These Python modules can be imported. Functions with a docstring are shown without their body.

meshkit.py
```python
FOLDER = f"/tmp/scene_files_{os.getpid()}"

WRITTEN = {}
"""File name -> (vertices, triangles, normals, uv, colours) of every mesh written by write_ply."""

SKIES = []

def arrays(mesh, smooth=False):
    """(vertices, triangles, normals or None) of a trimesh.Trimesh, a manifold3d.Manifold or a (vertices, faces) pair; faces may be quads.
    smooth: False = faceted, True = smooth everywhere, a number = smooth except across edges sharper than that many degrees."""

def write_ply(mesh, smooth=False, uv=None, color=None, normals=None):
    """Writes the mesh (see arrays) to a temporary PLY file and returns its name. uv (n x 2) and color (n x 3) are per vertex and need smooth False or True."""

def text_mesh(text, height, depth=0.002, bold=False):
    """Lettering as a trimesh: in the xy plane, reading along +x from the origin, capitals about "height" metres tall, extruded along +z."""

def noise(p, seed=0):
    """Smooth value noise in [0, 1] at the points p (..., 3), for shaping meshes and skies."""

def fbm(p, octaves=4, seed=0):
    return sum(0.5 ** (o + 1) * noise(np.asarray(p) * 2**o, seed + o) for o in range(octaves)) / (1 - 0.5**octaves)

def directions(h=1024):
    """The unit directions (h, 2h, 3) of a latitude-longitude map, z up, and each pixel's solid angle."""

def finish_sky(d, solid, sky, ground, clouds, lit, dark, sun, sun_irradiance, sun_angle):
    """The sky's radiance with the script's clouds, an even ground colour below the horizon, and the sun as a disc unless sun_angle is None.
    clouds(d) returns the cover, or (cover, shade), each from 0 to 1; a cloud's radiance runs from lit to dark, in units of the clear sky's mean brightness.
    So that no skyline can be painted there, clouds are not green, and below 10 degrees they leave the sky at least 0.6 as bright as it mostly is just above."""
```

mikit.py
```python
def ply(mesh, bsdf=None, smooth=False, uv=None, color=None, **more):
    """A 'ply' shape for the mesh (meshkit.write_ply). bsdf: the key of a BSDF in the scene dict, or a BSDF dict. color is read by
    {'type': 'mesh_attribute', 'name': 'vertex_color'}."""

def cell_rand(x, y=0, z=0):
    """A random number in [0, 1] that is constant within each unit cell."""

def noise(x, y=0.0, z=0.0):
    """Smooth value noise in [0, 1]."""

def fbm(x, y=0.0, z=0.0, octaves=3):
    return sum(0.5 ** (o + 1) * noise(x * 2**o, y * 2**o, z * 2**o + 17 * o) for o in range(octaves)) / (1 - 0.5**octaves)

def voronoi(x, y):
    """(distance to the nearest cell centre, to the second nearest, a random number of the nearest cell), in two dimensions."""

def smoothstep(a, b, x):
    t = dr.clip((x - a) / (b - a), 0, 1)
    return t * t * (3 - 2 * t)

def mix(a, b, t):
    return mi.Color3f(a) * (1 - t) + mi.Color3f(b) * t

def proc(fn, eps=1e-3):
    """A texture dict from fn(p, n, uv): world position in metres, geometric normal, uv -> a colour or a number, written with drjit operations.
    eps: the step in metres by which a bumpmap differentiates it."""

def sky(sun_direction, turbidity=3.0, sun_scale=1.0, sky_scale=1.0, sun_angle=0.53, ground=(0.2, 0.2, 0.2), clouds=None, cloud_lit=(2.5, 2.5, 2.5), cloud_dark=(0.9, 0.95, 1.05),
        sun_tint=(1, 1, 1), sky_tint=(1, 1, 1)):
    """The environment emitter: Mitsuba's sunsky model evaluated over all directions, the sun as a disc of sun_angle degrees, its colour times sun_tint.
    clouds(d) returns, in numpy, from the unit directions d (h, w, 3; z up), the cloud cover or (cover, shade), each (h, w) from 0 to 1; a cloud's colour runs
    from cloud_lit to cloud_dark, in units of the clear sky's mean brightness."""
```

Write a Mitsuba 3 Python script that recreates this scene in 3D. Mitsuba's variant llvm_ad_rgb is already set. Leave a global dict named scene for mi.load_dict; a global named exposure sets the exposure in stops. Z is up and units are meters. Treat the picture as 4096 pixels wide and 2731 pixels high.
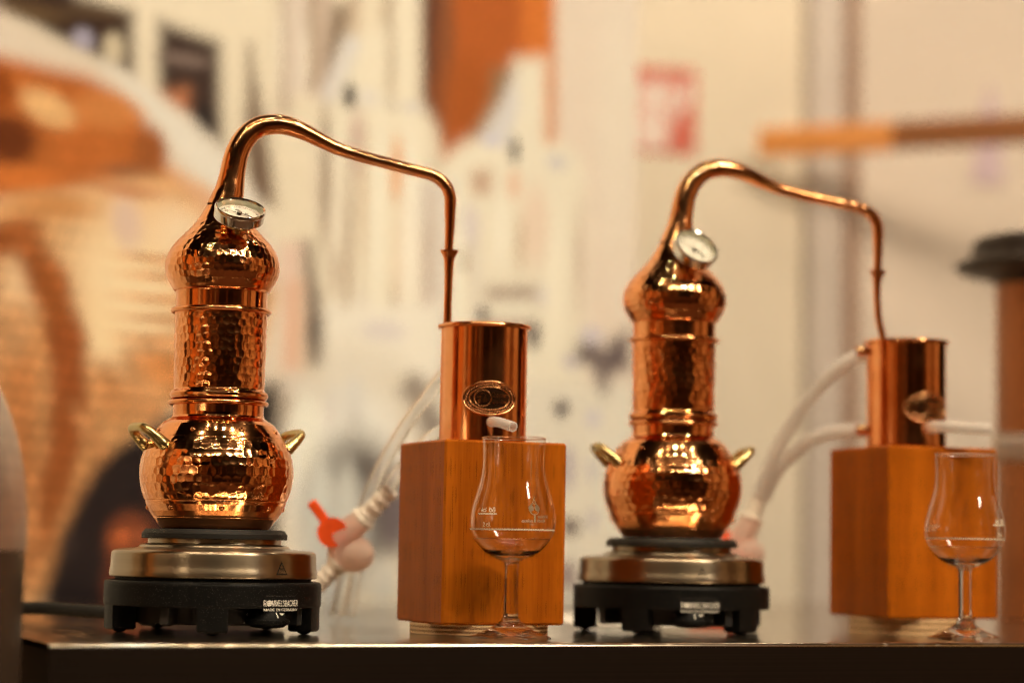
# Two hammered copper stills on electric hot plates on a steel trade-fair counter, in front of a printed backdrop.
import math
import numpy as np, trimesh, drjit as dr, mitsuba as mi
from scipy.spatial import cKDTree
import mikit, meshkit
from shapely.geometry import Polygon, Point, LineString
from shapely import affinity, union_all
T = mi.ScalarTransform4f
PI = math.pi
rng = np.random.default_rng(7)
scene, labels = {"type": "scene"}, {}

# ------------------------------------------------------------------ camera, light, exposure
CAM = np.array([0, 0, .0587])
FWD = np.array([0, .9959, .0902])
scene["camera"] = {"type": "thinlens", "fov": 25.49, "fov_axis": "x", "near_clip": .05, "far_clip": 60.0,
                   "aperture_radius": .0143, "focus_distance": 1.452,
                   "to_world": T().look_at(origin=CAM.tolist(), target=(CAM + FWD).tolist(), up=[-.01745, 0, 1])}
exposure = 1.52
WARM = np.array([1.0, .80, .54])
PANEL = 9.0
LAMPS = [  # x, y, z, target, disc radius, radiance: track spots over the stand, then the lamps of the hall behind the camera
    (-1.10, -1.00, 2.60, (-0.28, 2.0, .25), .040, 135),
    (-0.70, -0.94, 2.60, (-0.17, 2.0, .25), .040, 135),
    (-0.30, -0.88, 2.60, (-0.07, 2.0, .25), .040, 135),
    (0.10, -0.82, 2.60, (0.03, 2.0, .25), .040, 135),
    (0.50, -0.96, 2.60, (0.12, 2.0, .25), .040, 135),
    (0.90, -0.90, 2.60, (0.23, 2.0, .25), .040, 370),
    (1.35, -0.84, 2.60, (0.34, 2.0, .25), .040, 370),
    (1.80, -0.98, 2.60, (0.45, 2.0, .25), .040, 370),
    (2.25, -0.92, 2.60, (0.56, 2.0, .25), .040, 370),
    (2.70, -0.86, 2.60, (0.68, 2.0, .25), .040, 370),
    (-.6, .80, 2.25, (-.25, 1.65, .1), .04, 60), (-.20, .75, 2.28, (-.15, 1.7, .1), .04, 100), (.20, .78, 2.28, (0, 1.75, .1), .04, 110), (.65, .85, 2.28, (.15, 1.8, .1), .04, 110), (1.2, 1.0, 2.25, (.35, 1.9, .1), .04, 110),
    (.10, 2.15, 2.40, (.25, 3.30, .35), .05, 120), (.70, 2.25, 2.40, (.65, 3.35, .35), .05, 75), (1.30, 2.35, 2.40, (1.05, 3.45, .35), .05, 75),
    (-2.3, -1.8, 3.3, (-2.6, -3, .6), .09, 70), (0, -1.7, 3.3, (0, -3, .6), .09, 40), (2.3, -1.8, 3.3, (2.6, -3, .6), .09, 70), (-1.0, .3, 2.5, (-1.9, .2, .2), .06, 140), (1.3, .6, 2.5, (2.2, .5, .2), .06, 220),
]
def lamps():
    for x, y, z, aim, r, power in LAMPS:
        p, q = np.array([x, y, z]), np.array(aim)
        d = (q - p) / np.linalg.norm(q - p)
        k = key("ceiling_lamp")
        m = T().look_at(origin=p.tolist(), target=q.tolist(), up=[0, 1, .01])
        can = lathe([(.001, -.16), (r * .8, -.16), (r * 1.05, -.13), (r * 1.12, .015), (r * 1.04, .015), (r * 1.02, -.004), (r * .98, -.02), (.001, -.02)], 32)
        add(k + "__housing", can, "black_plastic", 30, to_world=m)
        scene[k + "__bulb"] = {"type": "disk", "to_world": m @ T().translate([0, 0, .004]) @ T().scale([r, r, 1]),
                               "emitter": {"type": "area", "radiance": {"type": "rgb", "value": (WARM * power).tolist()}}}
        tag(k, "black cylindrical spot lamp with a warm lit face under the ceiling", "lamp", "ceiling spot lamps")

# ------------------------------------------------------------------ helpers
def key(name):
    k, n = name, 0
    while k in labels or any(s == k or s.startswith(k + "__") for s in scene):
        n += 1
        k = f"{name}_{n:03d}"
    return k

def tag(k, label=None, category=None, group=None, kind=None):
    labels[k] = {a: b for a, b in (("label", label), ("category", category), ("group", group), ("kind", kind)) if b}
    return k

def add(k, mesh, bsdf, smooth=False, to_world=None, uv=None):
    k = key(k)
    d = mikit.ply(mesh, bsdf, smooth=smooth, uv=uv)
    if to_world is not None:
        d["to_world"] = to_world
    scene[k] = d
    return k

def mesh_of(v, f):
    return trimesh.Trimesh(np.asarray(v, float), np.asarray(f, int), process=False)

def grid_faces(n, m, wrap):
    """Quads of an n x m grid of vertices, closed in the second direction if wrap."""
    mm = m if wrap else m - 1
    i, j = np.meshgrid(np.arange(n - 1), np.arange(mm), indexing="ij")
    a, b, c, d = i * m + j, i * m + (j + 1) % m, (i + 1) * m + (j + 1) % m, (i + 1) * m + j
    q = np.stack([a, b, c, d], -1).reshape(-1, 4)
    return np.vstack([q[:, [0, 1, 2]], q[:, [0, 2, 3]]])

def resample(prof, step):
    p = np.asarray(prof, float)
    s = np.r_[0, np.cumsum(np.linalg.norm(np.diff(p, axis=0), axis=1))]
    t = np.unique(np.r_[np.arange(0, s[-1], step), s])
    return np.stack([np.interp(t, s, p[:, k]) for k in range(p.shape[1])], 1)

def spline(pts, step, closed=False):
    from scipy.interpolate import CubicSpline, PchipInterpolator
    p = np.asarray(pts, float)
    s = np.r_[0, np.cumsum(np.linalg.norm(np.diff(p[:, :min(3, p.shape[1])], axis=0), axis=1))]
    t = np.arange(0, s[-1], step)
    return np.stack([PchipInterpolator(s, p[:, k])(np.r_[t, s[-1]]) for k in range(p.shape[1])], 1)

def lathe(prof, n=96, disp=None):
    """Surface of revolution from (r, z) points in rising order along the outside; disp(points, normals, z) moves vertices along their normals."""
    p = np.asarray(prof, float)
    a = np.arange(n) * 2 * PI / n
    v = np.stack([p[:, :1] * np.cos(a), p[:, :1] * np.sin(a), np.repeat(p[:, 1:2], n, 1)], -1)
    if disp is not None:
        t = np.gradient(p, axis=0)
        t /= np.linalg.norm(t, axis=1, keepdims=True) + 1e-12
        nr, nz = t[:, 1], -t[:, 0]
        nor = np.stack([nr[:, None] * np.cos(a), nr[:, None] * np.sin(a), np.repeat(nz[:, None], n, 1)], -1)
        v = v + nor * disp(v.reshape(-1, 3), nor.reshape(-1, 3)).reshape(len(p), n, 1)
    return mesh_of(v.reshape(-1, 3), grid_faces(len(p), n, True))

def solid_lathe(prof, n=96):
    """As lathe, the profile running from axis to axis."""
    return lathe(prof, n)

def tube(path, radii, n=20, caps=True, wob=0):
    p = np.asarray(path, float)
    r = np.broadcast_to(np.asarray(radii, float), (len(p),)).copy()
    t = np.gradient(p, axis=0)
    t /= np.linalg.norm(t, axis=1, keepdims=True) + 1e-12
    u = np.cross(t[0], [0, 0, 1.0] if abs(t[0][2]) < .9 else [1.0, 0, 0])
    rows = []
    a = -np.arange(n) * 2 * PI / n
    for i in range(len(p)):
        u = u - t[i] * (u @ t[i]); u /= np.linalg.norm(u)
        w = np.cross(t[i], u)
        ring = p[i] + r[i] * (np.cos(a)[:, None] * u + np.sin(a)[:, None] * w)
        if wob:
            ring = ring + (ring - p[i]) / r[i] * (meshkit.fbm(ring * 260, 3, 5)[:, None] - .5) * wob
        rows.append(ring)
    v, f = np.vstack(rows), grid_faces(len(p), n, True)
    f = f[:, ::-1] if False else f
    if caps:
        v = np.vstack([v, p[:1], p[-1:]])
        k, L = np.arange(n), (len(p) - 1) * n
        f = np.vstack([f, np.stack([(k + 1) % n, k, k * 0 + len(v) - 2], 1), np.stack([L + k, L + (k + 1) % n, k * 0 + len(v) - 1], 1)])
    m = mesh_of(v, f)
    if m.volume < 0:
        m.invert()
    return m

def torus(R, r, z=0, n=120, k=14):
    a = np.arange(k + 1) * 2 * PI / k
    return lathe(np.stack([R + r * np.cos(a), z + r * np.sin(a)], 1), n)

def hull(pts):
    return trimesh.convex.convex_hull(np.asarray(pts, float))

def box(x0, x1, y0, y1, z0, z1, c=0.0):
    """Box with chamfered edges."""
    pts = []
    for sx in (0, 1):
        for sy in (0, 1):
            for sz in (0, 1):
                X, Y, Z = (x0, x1)[sx], (y0, y1)[sy], (z0, z1)[sz]
                dx, dy, dz = c * (1 - 2 * sx), c * (1 - 2 * sy), c * (1 - 2 * sz)
                pts += [(X, Y + dy, Z + dz), (X + dx, Y, Z + dz), (X + dx, Y + dy, Z)]
    return hull(pts)

def sphere(c, r, sub=3, scale=(1, 1, 1)):
    m = trimesh.creation.icosphere(subdivisions=sub, radius=1.0)
    m.vertices = np.asarray(m.vertices) * np.asarray(scale) * r + np.asarray(c)
    return m

def extrude(poly, d):
    gs = getattr(poly, "geoms", [poly])
    return trimesh.util.concatenate([trimesh.creation.extrude_polygon(g, d, engine="earcut") for g in gs if g.area > 0])

def wrap(m, R, az0=0.0, z0=0.0, off=0.0, edge=.0012):
    """Bends a flat mesh (x right, y up, z out) round a cylinder or, with R a function of height, a body of revolution; azimuth 0 faces local -y."""
    v, f = trimesh.remesh.subdivide_to_size(np.asarray(m.vertices), np.asarray(m.faces), edge, max_iter=12)
    h = z0 + v[:, 1]
    r = R(h) if callable(R) else R
    az = az0 + v[:, 0] / (R(np.array([z0]))[0] if callable(R) else R)
    rr = r + off + v[:, 2]
    return mesh_of(np.stack([rr * np.sin(az), -rr * np.cos(az), h], 1), f)

def text(s, h, depth=.0001, bold=False, sx=1.0, shear=0.0, center=False, width=None):
    m = meshkit.text_mesh(s, h, depth, bold)
    v = np.array(m.vertices)
    if width:
        sx = width / (v[:, 0].max() - v[:, 0].min())
        v[:, 0] -= v[:, 0].min()
    v[:, 0] = v[:, 0] * sx + v[:, 1] * shear
    if center:
        v[:, 0] -= (v[:, 0].max() + v[:, 0].min()) / 2
    return mesh_of(v, m.faces)

def shift(m, x=0, y=0, z=0):
    return mesh_of(np.asarray(m.vertices) + [x, y, z], m.faces)

def cat(*ms):
    return trimesh.util.concatenate(list(ms))

def at(x, y, z=0, rot=0):
    return T().translate([x, y, z]).rotate([0, 0, 1], rot)

def frame(p, ax, ay, az):
    M = np.eye(4)
    M[:3, 0], M[:3, 1], M[:3, 2], M[:3, 3] = ax, ay, az, p
    return T(M.tolist())

# ------------------------------------------------------------------ materials
def rgb(*c):
    return {"type": "rgb", "value": list(map(float, c))}

def pr(color, rough=.5, metal=0.0, **k):
    return {"type": "principled", "base_color": color if isinstance(color, dict) else rgb(*color), "roughness": rough, "metallic": metal, **k}

def two(b):
    return {"type": "twosided", "bsdf": b}

def lin(c):
    c = np.asarray(c, float) / 255
    return np.where(c < .04045, c / 12.92, ((c + .055) / 1.055) ** 2.4)

def smudge(lo, hi, f=60.0):
    return mikit.proc(lambda p, n, uv: lo + (hi - lo) * dr.clip((mikit.fbm(p.x * f, p.y * f, p.z * f) - .3) * 2.0, 0, 1))

def copper_tone(p, n, uv):
    t = mikit.fbm(p.x * 55, p.y * 55, p.z * 55)
    s = mikit.smoothstep(.62, .74, mikit.fbm(p.x * 210 + 9, p.y * 210, p.z * 210))
    return mikit.mix((.93, .425, .185), (.82, .30, .10), dr.clip(t * 1.6 - .3, 0, 1)) * (1 - .12 * s)

COPPER_T = mikit.proc(copper_tone)
scene["copper"] = two(pr(COPPER_T, smudge(.05, .17, 70.0), 1.0))
scene["copper_plain"] = two(pr(COPPER_T, smudge(.09, .18, 50.0), 1.0))
scene["copper_dark"] = two(pr((.085, .034, .015), .26, .9))
scene["copper_worn"] = two(pr((.90, .44, .19), .17, 1.0))
scene["brass"] = two(pr((.56, .43, .19), smudge(.20, .36, 120.0), 1.0))
scene["chrome"] = two(pr((.80, .78, .74), .07, 1.0))
scene["steel"] = two(pr(mikit.proc(lambda p, n, uv: mi.Color3f(.34, .27, .19) * (.92 + .16 * mikit.noise(uv.x * 3000, 1.5, 2.5))), .27, 1.0, anisotropic=.8))
scene["steel_plain"] = two(pr((.60, .55, .47), .22, 1.0))
def counter_rough(p, n, uv):
    return .10 + .07 * mikit.fbm(p.x * 9, p.y * 9, p.z * 9) + .10 * mikit.smoothstep(.60, .72, mikit.fbm(p.x * 160, p.y * 160, 3.0))
scene["counter_steel"] = two(pr(mikit.proc(lambda p, n, uv: mi.Color3f(.53, .435, .335) * (.93 + .14 * mikit.noise(p.x * 14 + p.y * 6, (p.y * .92 - p.x * .4) * 900, p.z * 900))), mikit.proc(counter_rough), 1.0))
scene["apron_steel"] = two(pr(mikit.proc(lambda p, n, uv: mi.Color3f(.032, .021, .015) * (.9 + .2 * mikit.noise(p.z * 2500, 1.0, 2.0))), .42, .9))
scene["black_plastic"] = two(pr(mikit.proc(lambda p, n, uv: mi.Color3f(.0025) + mi.Color3f(.14, .12, .10) * mikit.smoothstep(.79, .86, mikit.noise(p.x * 1900, p.y * 1900, p.z * 1900)) * .35),
                                .46, 0.0, specular=.12))
scene["iron"] = two(pr(mikit.proc(lambda p, n, uv: mi.Color3f(.010, .009, .008) + mi.Color3f(.30, .26, .16) * mikit.smoothstep(.80, .86, mikit.noise(p.x * 2100, p.y * 2100, p.z * 2100))
                                  * mikit.smoothstep(.45, .65, mikit.fbm(p.x * 45 + 3, p.y * 45, p.z * 45))), .55, 0.0, specular=.22))
scene["recess"] = two(pr((.006, .006, .006), .7))
scene["white_print"] = two(pr((.80, .76, .68), .6))
scene["black_print"] = two(pr((.005, .005, .005), .7, specular=.05))
scene["glass"] = {"type": "dielectric", "int_ior": 1.5, "ext_ior": 1.0}
scene["enamel"] = two({"type": "diffuse", "reflectance": rgb(.85, .83, .76)})
scene["etch"] = two({"type": "diffuse", "reflectance": rgb(.80, .72, .58)})
scene["silicone"] = {"type": "principledthin", "base_color": rgb(.93, .92, .90), "roughness": .25, "spec_trans": .35, "diff_trans": 1.1, "eta": 1.4}
scene["hose_clear"] = {"type": "principledthin", "base_color": rgb(.99, .99, .99), "roughness": .08, "spec_trans": .24, "diff_trans": .7, "eta": 1.5}
scene["milky"] = {"type": "principledthin", "base_color": rgb(.93, .88, .80), "roughness": .3, "spec_trans": .25, "diff_trans": 1.0, "eta": 1.4}
scene["pink_plastic"] = {"type": "principledthin", "base_color": rgb(.97, .84, .77), "roughness": .22, "spec_trans": .12, "diff_trans": .9, "eta": 1.45}
scene["red_plastic"] = two(pr((.90, .105, .018), .35))
scene["rubber"] = two(pr((.008, .007, .007), .45, specular=.07))
scene["bar_acrylic"] = {"type": "principledthin", "base_color": rgb(.72, .64, .56), "roughness": .12, "spec_trans": .80, "diff_trans": .9, "eta": 1.5}
scene["hose_glass"] = {"type": "dielectric", "int_ior": 1.41, "ext_ior": 1.0}
scene["hose_frost"] = {"type": "roughdielectric", "int_ior": 1.41, "ext_ior": 1.0, "alpha": .12, "distribution": "ggx"}

def wood(p, n, uv):
    """Stained cherry with upright grain: bands that wander, fine pores, one slow change of tone."""
    w = mikit.fbm(p.x * 34 + 2, p.y * 34, p.z * 3.2)
    a = p.x * 78 + p.y * 71 + w * 5.0
    ring = .5 + .5 * dr.sin(a * 2.2 + 2.0 * mikit.noise(p.x * 20, p.y * 20, p.z * 6))
    fine = mikit.noise(p.x * 1100, p.y * 1100, p.z * 26)
    pore = mikit.smoothstep(.70, .84, mikit.noise(p.x * 1600 + 7, p.y * 1600, p.z * 55))
    c = mikit.mix((.405, .104, .0065), (.24, .051, .003), dr.clip(.45 * ring + .55 * fine - .1 + .5 * (w - .5), 0, 1))
    return c * (1 - .35 * pore) * (.82 + .36 * mikit.fbm(p.x * 12, p.y * 12, p.z * 5))
scene["cherry_wood"] = two(pr(mikit.proc(wood), .32, 0.0, specular=.04))
scene["ply_light"] = two(pr((.62, .42, .22), .6))
scene["ply_dark"] = two(pr((.26, .14, .06), .6))

# ------------------------------------------------------------------ the setting
TH = math.radians(23.5)
E_, B_ = np.array([math.cos(TH), math.sin(TH), 0]), np.array([-math.sin(TH), math.cos(TH), 0])
EW, BW = np.array([math.cos(math.radians(34)), math.sin(math.radians(34)), 0]), np.array([-math.sin(math.radians(34)), math.cos(math.radians(34)), 0])
EDGE0, WALL0 = np.array([.003, 1.398, 0]), np.array([0, 2.44, 0])     # a point of the counter's front edge, a point of the back wall
FW = frame(WALL0, EW, BW, [0, 0, 1])                                # wall frame: x along the wall, y into it, z up
a2 = math.radians(12)
F2 = frame([0, 3.25, 0], [math.cos(a2), math.sin(a2), 0], [-math.sin(a2), math.cos(a2), 0], [0, 0, 1])   # the farther wall on the right
FC = frame(EDGE0, E_, B_, [0, 0, 1])                                # counter frame

PRINT = [
    ('p', [(-0.295, 0.629), (-0.284, 0.631), (-0.28, 0.496), (-0.291, 0.494)], (176, 146, 118)),
    ('p', [(-0.285, 0.631), (-0.259, 0.635), (-0.256, 0.519), (-0.281, 0.516)], (226, 198, 168)),
    ('p', [(-0.261, 0.634), (-0.248, 0.637), (-0.245, 0.525), (-0.258, 0.523)], (158, 126, 96)),
    ('p', [(-0.25, 0.636), (-0.234, 0.639), (-0.23, 0.52), (-0.247, 0.518)], (205, 172, 142)),
    ('p', [(-0.231, 0.614), (-0.211, 0.617), (-0.214, 0.591), (-0.231, 0.547), (-0.236, 0.533), (-0.237, 0.56)], (118, 88, 64)),
    ('p', [(-0.211, 0.633), (-0.202, 0.634), (-0.201, 0.57), (-0.209, 0.569)], (190, 155, 120)),
    ('p', [(-0.169, 0.649), (-0.157, 0.651), (-0.154, 0.532), (-0.166, 0.53)], (150, 118, 86)),
    ('p', [(-0.129, 0.665), (-0.091, 0.671), (-0.087, 0.5), (-0.125, 0.496)], (104, 62, 42)),
    ('p', [(-0.094, 0.67), (0.052, 0.693), (0.056, 0.498), (-0.098, 0.465), (-0.101, 0.499)], (182, 92, 42)),
    ('e', (-0.091, 0.585, 0.012, 0.104, 0, 1), (140, 80, 46)),
    ('p', [(0.005, 0.686), (0.051, 0.693), (0.055, 0.503), (0.009, 0.497)], (216, 116, 50)),
    ('e', (-0.06, 0.537, 0.039, 0.057, 0, 1.0), (170, 86, 38)),
    ('p', [(-0.11, 0.554), (-0.099, 0.555), (-0.097, 0.457), (-0.108, 0.456)], (140, 78, 44)),
    ('p', [(0.05, 0.703), (0.249, 0.735), (0.259, -0.019), (0.063, -0.018)], (236, 207, 174)),
    ('e', (0.139, 0.527, 0.037, 0.2, 0, 1.3), (238, 212, 178)),
    ('p', [(-0.238, 0.482), (-0.226, 0.518), (-0.212, 0.568), (-0.201, 0.588), (-0.164, 0.603), (-0.162, 0.531), (-0.155, 0.532), (-0.159, 0.66), (-0.128, 0.665), (-0.125, 0.529), (-0.112, 0.516), (-0.103, 0.501), (-0.097, 0.48), (-0.09, 0.22), (-0.23, 0.213)], (240, 217, 179)),
    ('e', (-0.238, 0.442, 0.006, 0.082, 0, 1.1), (150, 124, 98)),
    ('p', [(-0.236, 0.469), (-0.215, 0.472), (-0.207, 0.214), (-0.229, 0.213)], (236, 212, 176)),
    ('e', (-0.209, 0.576, 0.007, 0.006, 0, 0.95), (220, 205, 188)),
    ('c', (-0.209, 0.576, -0.233, 0.522, 0.008), (224, 207, 186)),
    ('e', (-0.209, 0.522, 0.009, 0.016, 0, 0.95), (78, 68, 60)),
    ('e', (-0.187, 0.523, 0.016, 0.012, 0, 1), (230, 210, 182)),
    ('e', (-0.133, 0.52, 0.015, 0.007, 0, 1), (220, 200, 176)),
    ('e', (-0.158, 0.52, 0.006, 0.009, 0, 1), (200, 178, 150)),
    ('e', (-0.199, 0.473, 0.012, 0.041, 0, 1), (214, 180, 152)),
    ('e', (-0.15, 0.451, 0.009, 0.039, 0, 1), (230, 168, 120)),
    ('p', [(-0.121, 0.44), (-0.097, 0.443), (-0.092, 0.22), (-0.115, 0.219)], (226, 206, 182)),
    ('e', (-0.138, 0.355, 0.016, 0.074, 0, 1), (238, 208, 170)),
    ('p', [(-0.088, 0.22), (-0.094, 0.453), (-0.083, 0.477), (-0.067, 0.491), (-0.048, 0.501), (-0.02, 0.544), (-0.003, 0.59), (0.039, 0.597), (0.042, 0.503), (0.067, 0.504), (0.089, 0.489), (0.095, 0.458), (0.099, 0.23)], (241, 219, 182)),
    ('p', [(-0.03, 0.574), (-0.003, 0.577), (-0.016, 0.538), (-0.042, 0.505), (-0.056, 0.498), (-0.036, 0.533)], (146, 114, 78)),
    ('p', [(-0.039, 0.502), (-0.02, 0.537), (-0.003, 0.573), (0.003, 0.54), (-0.011, 0.495)], (220, 204, 186)),
    ('e', (-0.001, 0.489, 0.007, 0.017, 0, 0.95), (72, 62, 60)),
    ('e', (-0.001, 0.451, 0.01, 0.019, 0, 1), (234, 188, 150)),
    ('e', (0.056, 0.481, 0.015, 0.011, 0, 1), (216, 198, 178)),
    ('e', (-0.031, 0.497, 0.019, 0.01, 0, 1), (216, 200, 188)),
    ('p', [(-0.054, 0.459), (-0.033, 0.461), (-0.033, 0.44), (-0.053, 0.438)], (188, 140, 106)),
    ('p', [(-0.095, 0.443), (-0.08, 0.445), (-0.075, 0.221), (-0.09, 0.22)], (216, 194, 172)),
    ('e', (0.028, 0.408, 0.023, 0.053, 0, 1), (240, 206, 170)),
    ('p', [(-0.053, 0.4), (-0.046, 0.401), (-0.042, 0.232), (-0.05, 0.232)], (222, 200, 172)),
    ('e', (-0.057, 0.4, 0.013, 0.028, 0, 1), (222, 200, 180)),
    ('p', [(-0.031, 0.334), (0.031, 0.339), (0.031, 0.326), (-0.03, 0.321)], (140, 104, 86)),
    ('e', (-0.038, 0.306, 0.01, 0.01, 0, 0.95), (84, 66, 62)),
    ('e', (0.028, 0.289, 0.01, 0.018, 0, 0.95), (74, 60, 58)),
    ('e', (0.041, 0.332, 0.013, 0.012, 0, 1), (226, 206, 182)),
    ('p', [(-0.028, 0.321), (0.027, 0.325), (0.028, 0.307), (-0.028, 0.303)], (244, 224, 188)),
    ('p', [(-0.032, 0.301), (0.022, 0.304), (0.022, 0.294), (-0.032, 0.291)], (170, 140, 118)),
    ('e', (-0.233, 0.422, 0.005, 0.084, 0, 1.3), (170, 142, 112)),
    ('e', (-0.206, 0.359, 0.006, 0.127, 0, 1.3), (186, 156, 124)),
    ('e', (-0.19, 0.419, 0.005, 0.087, 0, 1.3), (206, 172, 134)),
    ('e', (-0.171, 0.375, 0.007, 0.142, 0, 1.3), (248, 228, 192)),
    ('e', (-0.133, 0.372, 0.009, 0.137, 0, 1.3), (250, 230, 196)),
    ('e', (-0.108, 0.36, 0.008, 0.123, 0, 1.3), (204, 176, 148)),
    ('e', (-0.071, 0.342, 0.009, 0.112, 0, 1.3), (248, 228, 192)),
    ('e', (-0.017, 0.399, 0.008, 0.052, 0, 1.3), (250, 230, 194)),
    ('e', (0.009, 0.387, 0.006, 0.038, 0, 1.3), (206, 174, 138)),
    ('e', (0.056, 0.353, 0.013, 0.106, 0, 1.3), (250, 228, 190)),
    ('e', (0.088, 0.375, 0.007, 0.078, 0, 1.3), (214, 182, 150)),
    ('e', (-0.062, 0.362, 0.004, 0.019, 0, 1.3), (178, 148, 118)),
    ('e', (-0.263, 0.554, 0.005, 0.043, 0, 1.3), (240, 216, 182)),
    ('e', (-0.294, 0.561, 0.004, 0.059, 0, 1.3), (246, 222, 186)),
    ('e', (-0.249, 0.438, 0.005, 0.075, 0, 1.3), (232, 206, 170)),
    ('e', (-0.221, 0.337, 0.005, 0.029, 0, 1.3), (188, 158, 126)),
    ('e', (-0.189, 0.296, 0.01, 0.036, 0, 1.3), (224, 202, 172)),
    ('e', (-0.149, 0.299, 0.006, 0.037, 0, 1.3), (184, 160, 130)),
    ('e', (-0.212, 0.295, 0.008, 0.008, 0, 0.95), (172, 132, 104)),
    ('p', [(-0.263, 0.363), (-0.252, 0.364), (-0.244, 0.328), (-0.235, 0.302), (-0.232, 0.242), (-0.248, 0.239), (-0.253, 0.283)], (110, 88, 72)),
    ('p', [(-0.251, 0.285), (-0.234, 0.286), (-0.232, 0.243), (-0.249, 0.242)], (80, 62, 52)),
    ('p', [(-0.288, 0.36), (-0.263, 0.363), (-0.259, 0.229), (-0.284, 0.228)], (232, 190, 158)),
    ('p', [(-0.276, 0.321), (-0.261, 0.322), (-0.259, 0.238), (-0.274, 0.237)], (226, 170, 130)),
    ('p', [(-0.233, 0.302), (-0.093, 0.313), (-0.091, 0.234), (-0.231, 0.226)], (242, 222, 190)),
    ('e', (-0.162, 0.28, 0.032, 0.014, 0, 1), (226, 206, 184)),
    ('p', [(-0.283, 0.208), (-0.233, 0.21), (-0.232, 0.168), (-0.282, 0.166)], (120, 84, 62)),
    ('p', [(-0.284, 0.224), (-0.243, 0.226), (-0.243, 0.21), (-0.283, 0.208)], (214, 190, 166)),
    ('p', [(-0.124, 0.228), (0.256, 0.248), (0.259, -0.019), (-0.117, -0.018)], (230, 210, 178)),
    ('c', (-0.124, 0.221, -0.094, 0.169, 0.014), (82, 62, 56)),
    ('e', (-0.134, 0.216, 0.014, 0.009, 0, 0.95), (98, 78, 66)),
    ('e', (-0.095, 0.174, 0.016, 0.018, 0, 1), (90, 72, 64)),
    ('e', (-0.197, 0.134, 0.112, 0.131, 0, 0.95), (206, 182, 150)),
    ('e', (-0.197, 0.129, 0.091, 0.113, 0, 0.95), (244, 228, 200)),
    ('e', (-0.196, 0.203, 0.018, 0.031, 0, 1), (222, 206, 182)),
    ('e', (-0.222, 0.198, 0.008, 0.027, 0, 1), (222, 204, 180)),
    ('e', (-0.252, 0.167, 0.02, 0.053, 0, 1), (240, 224, 192)),
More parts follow.
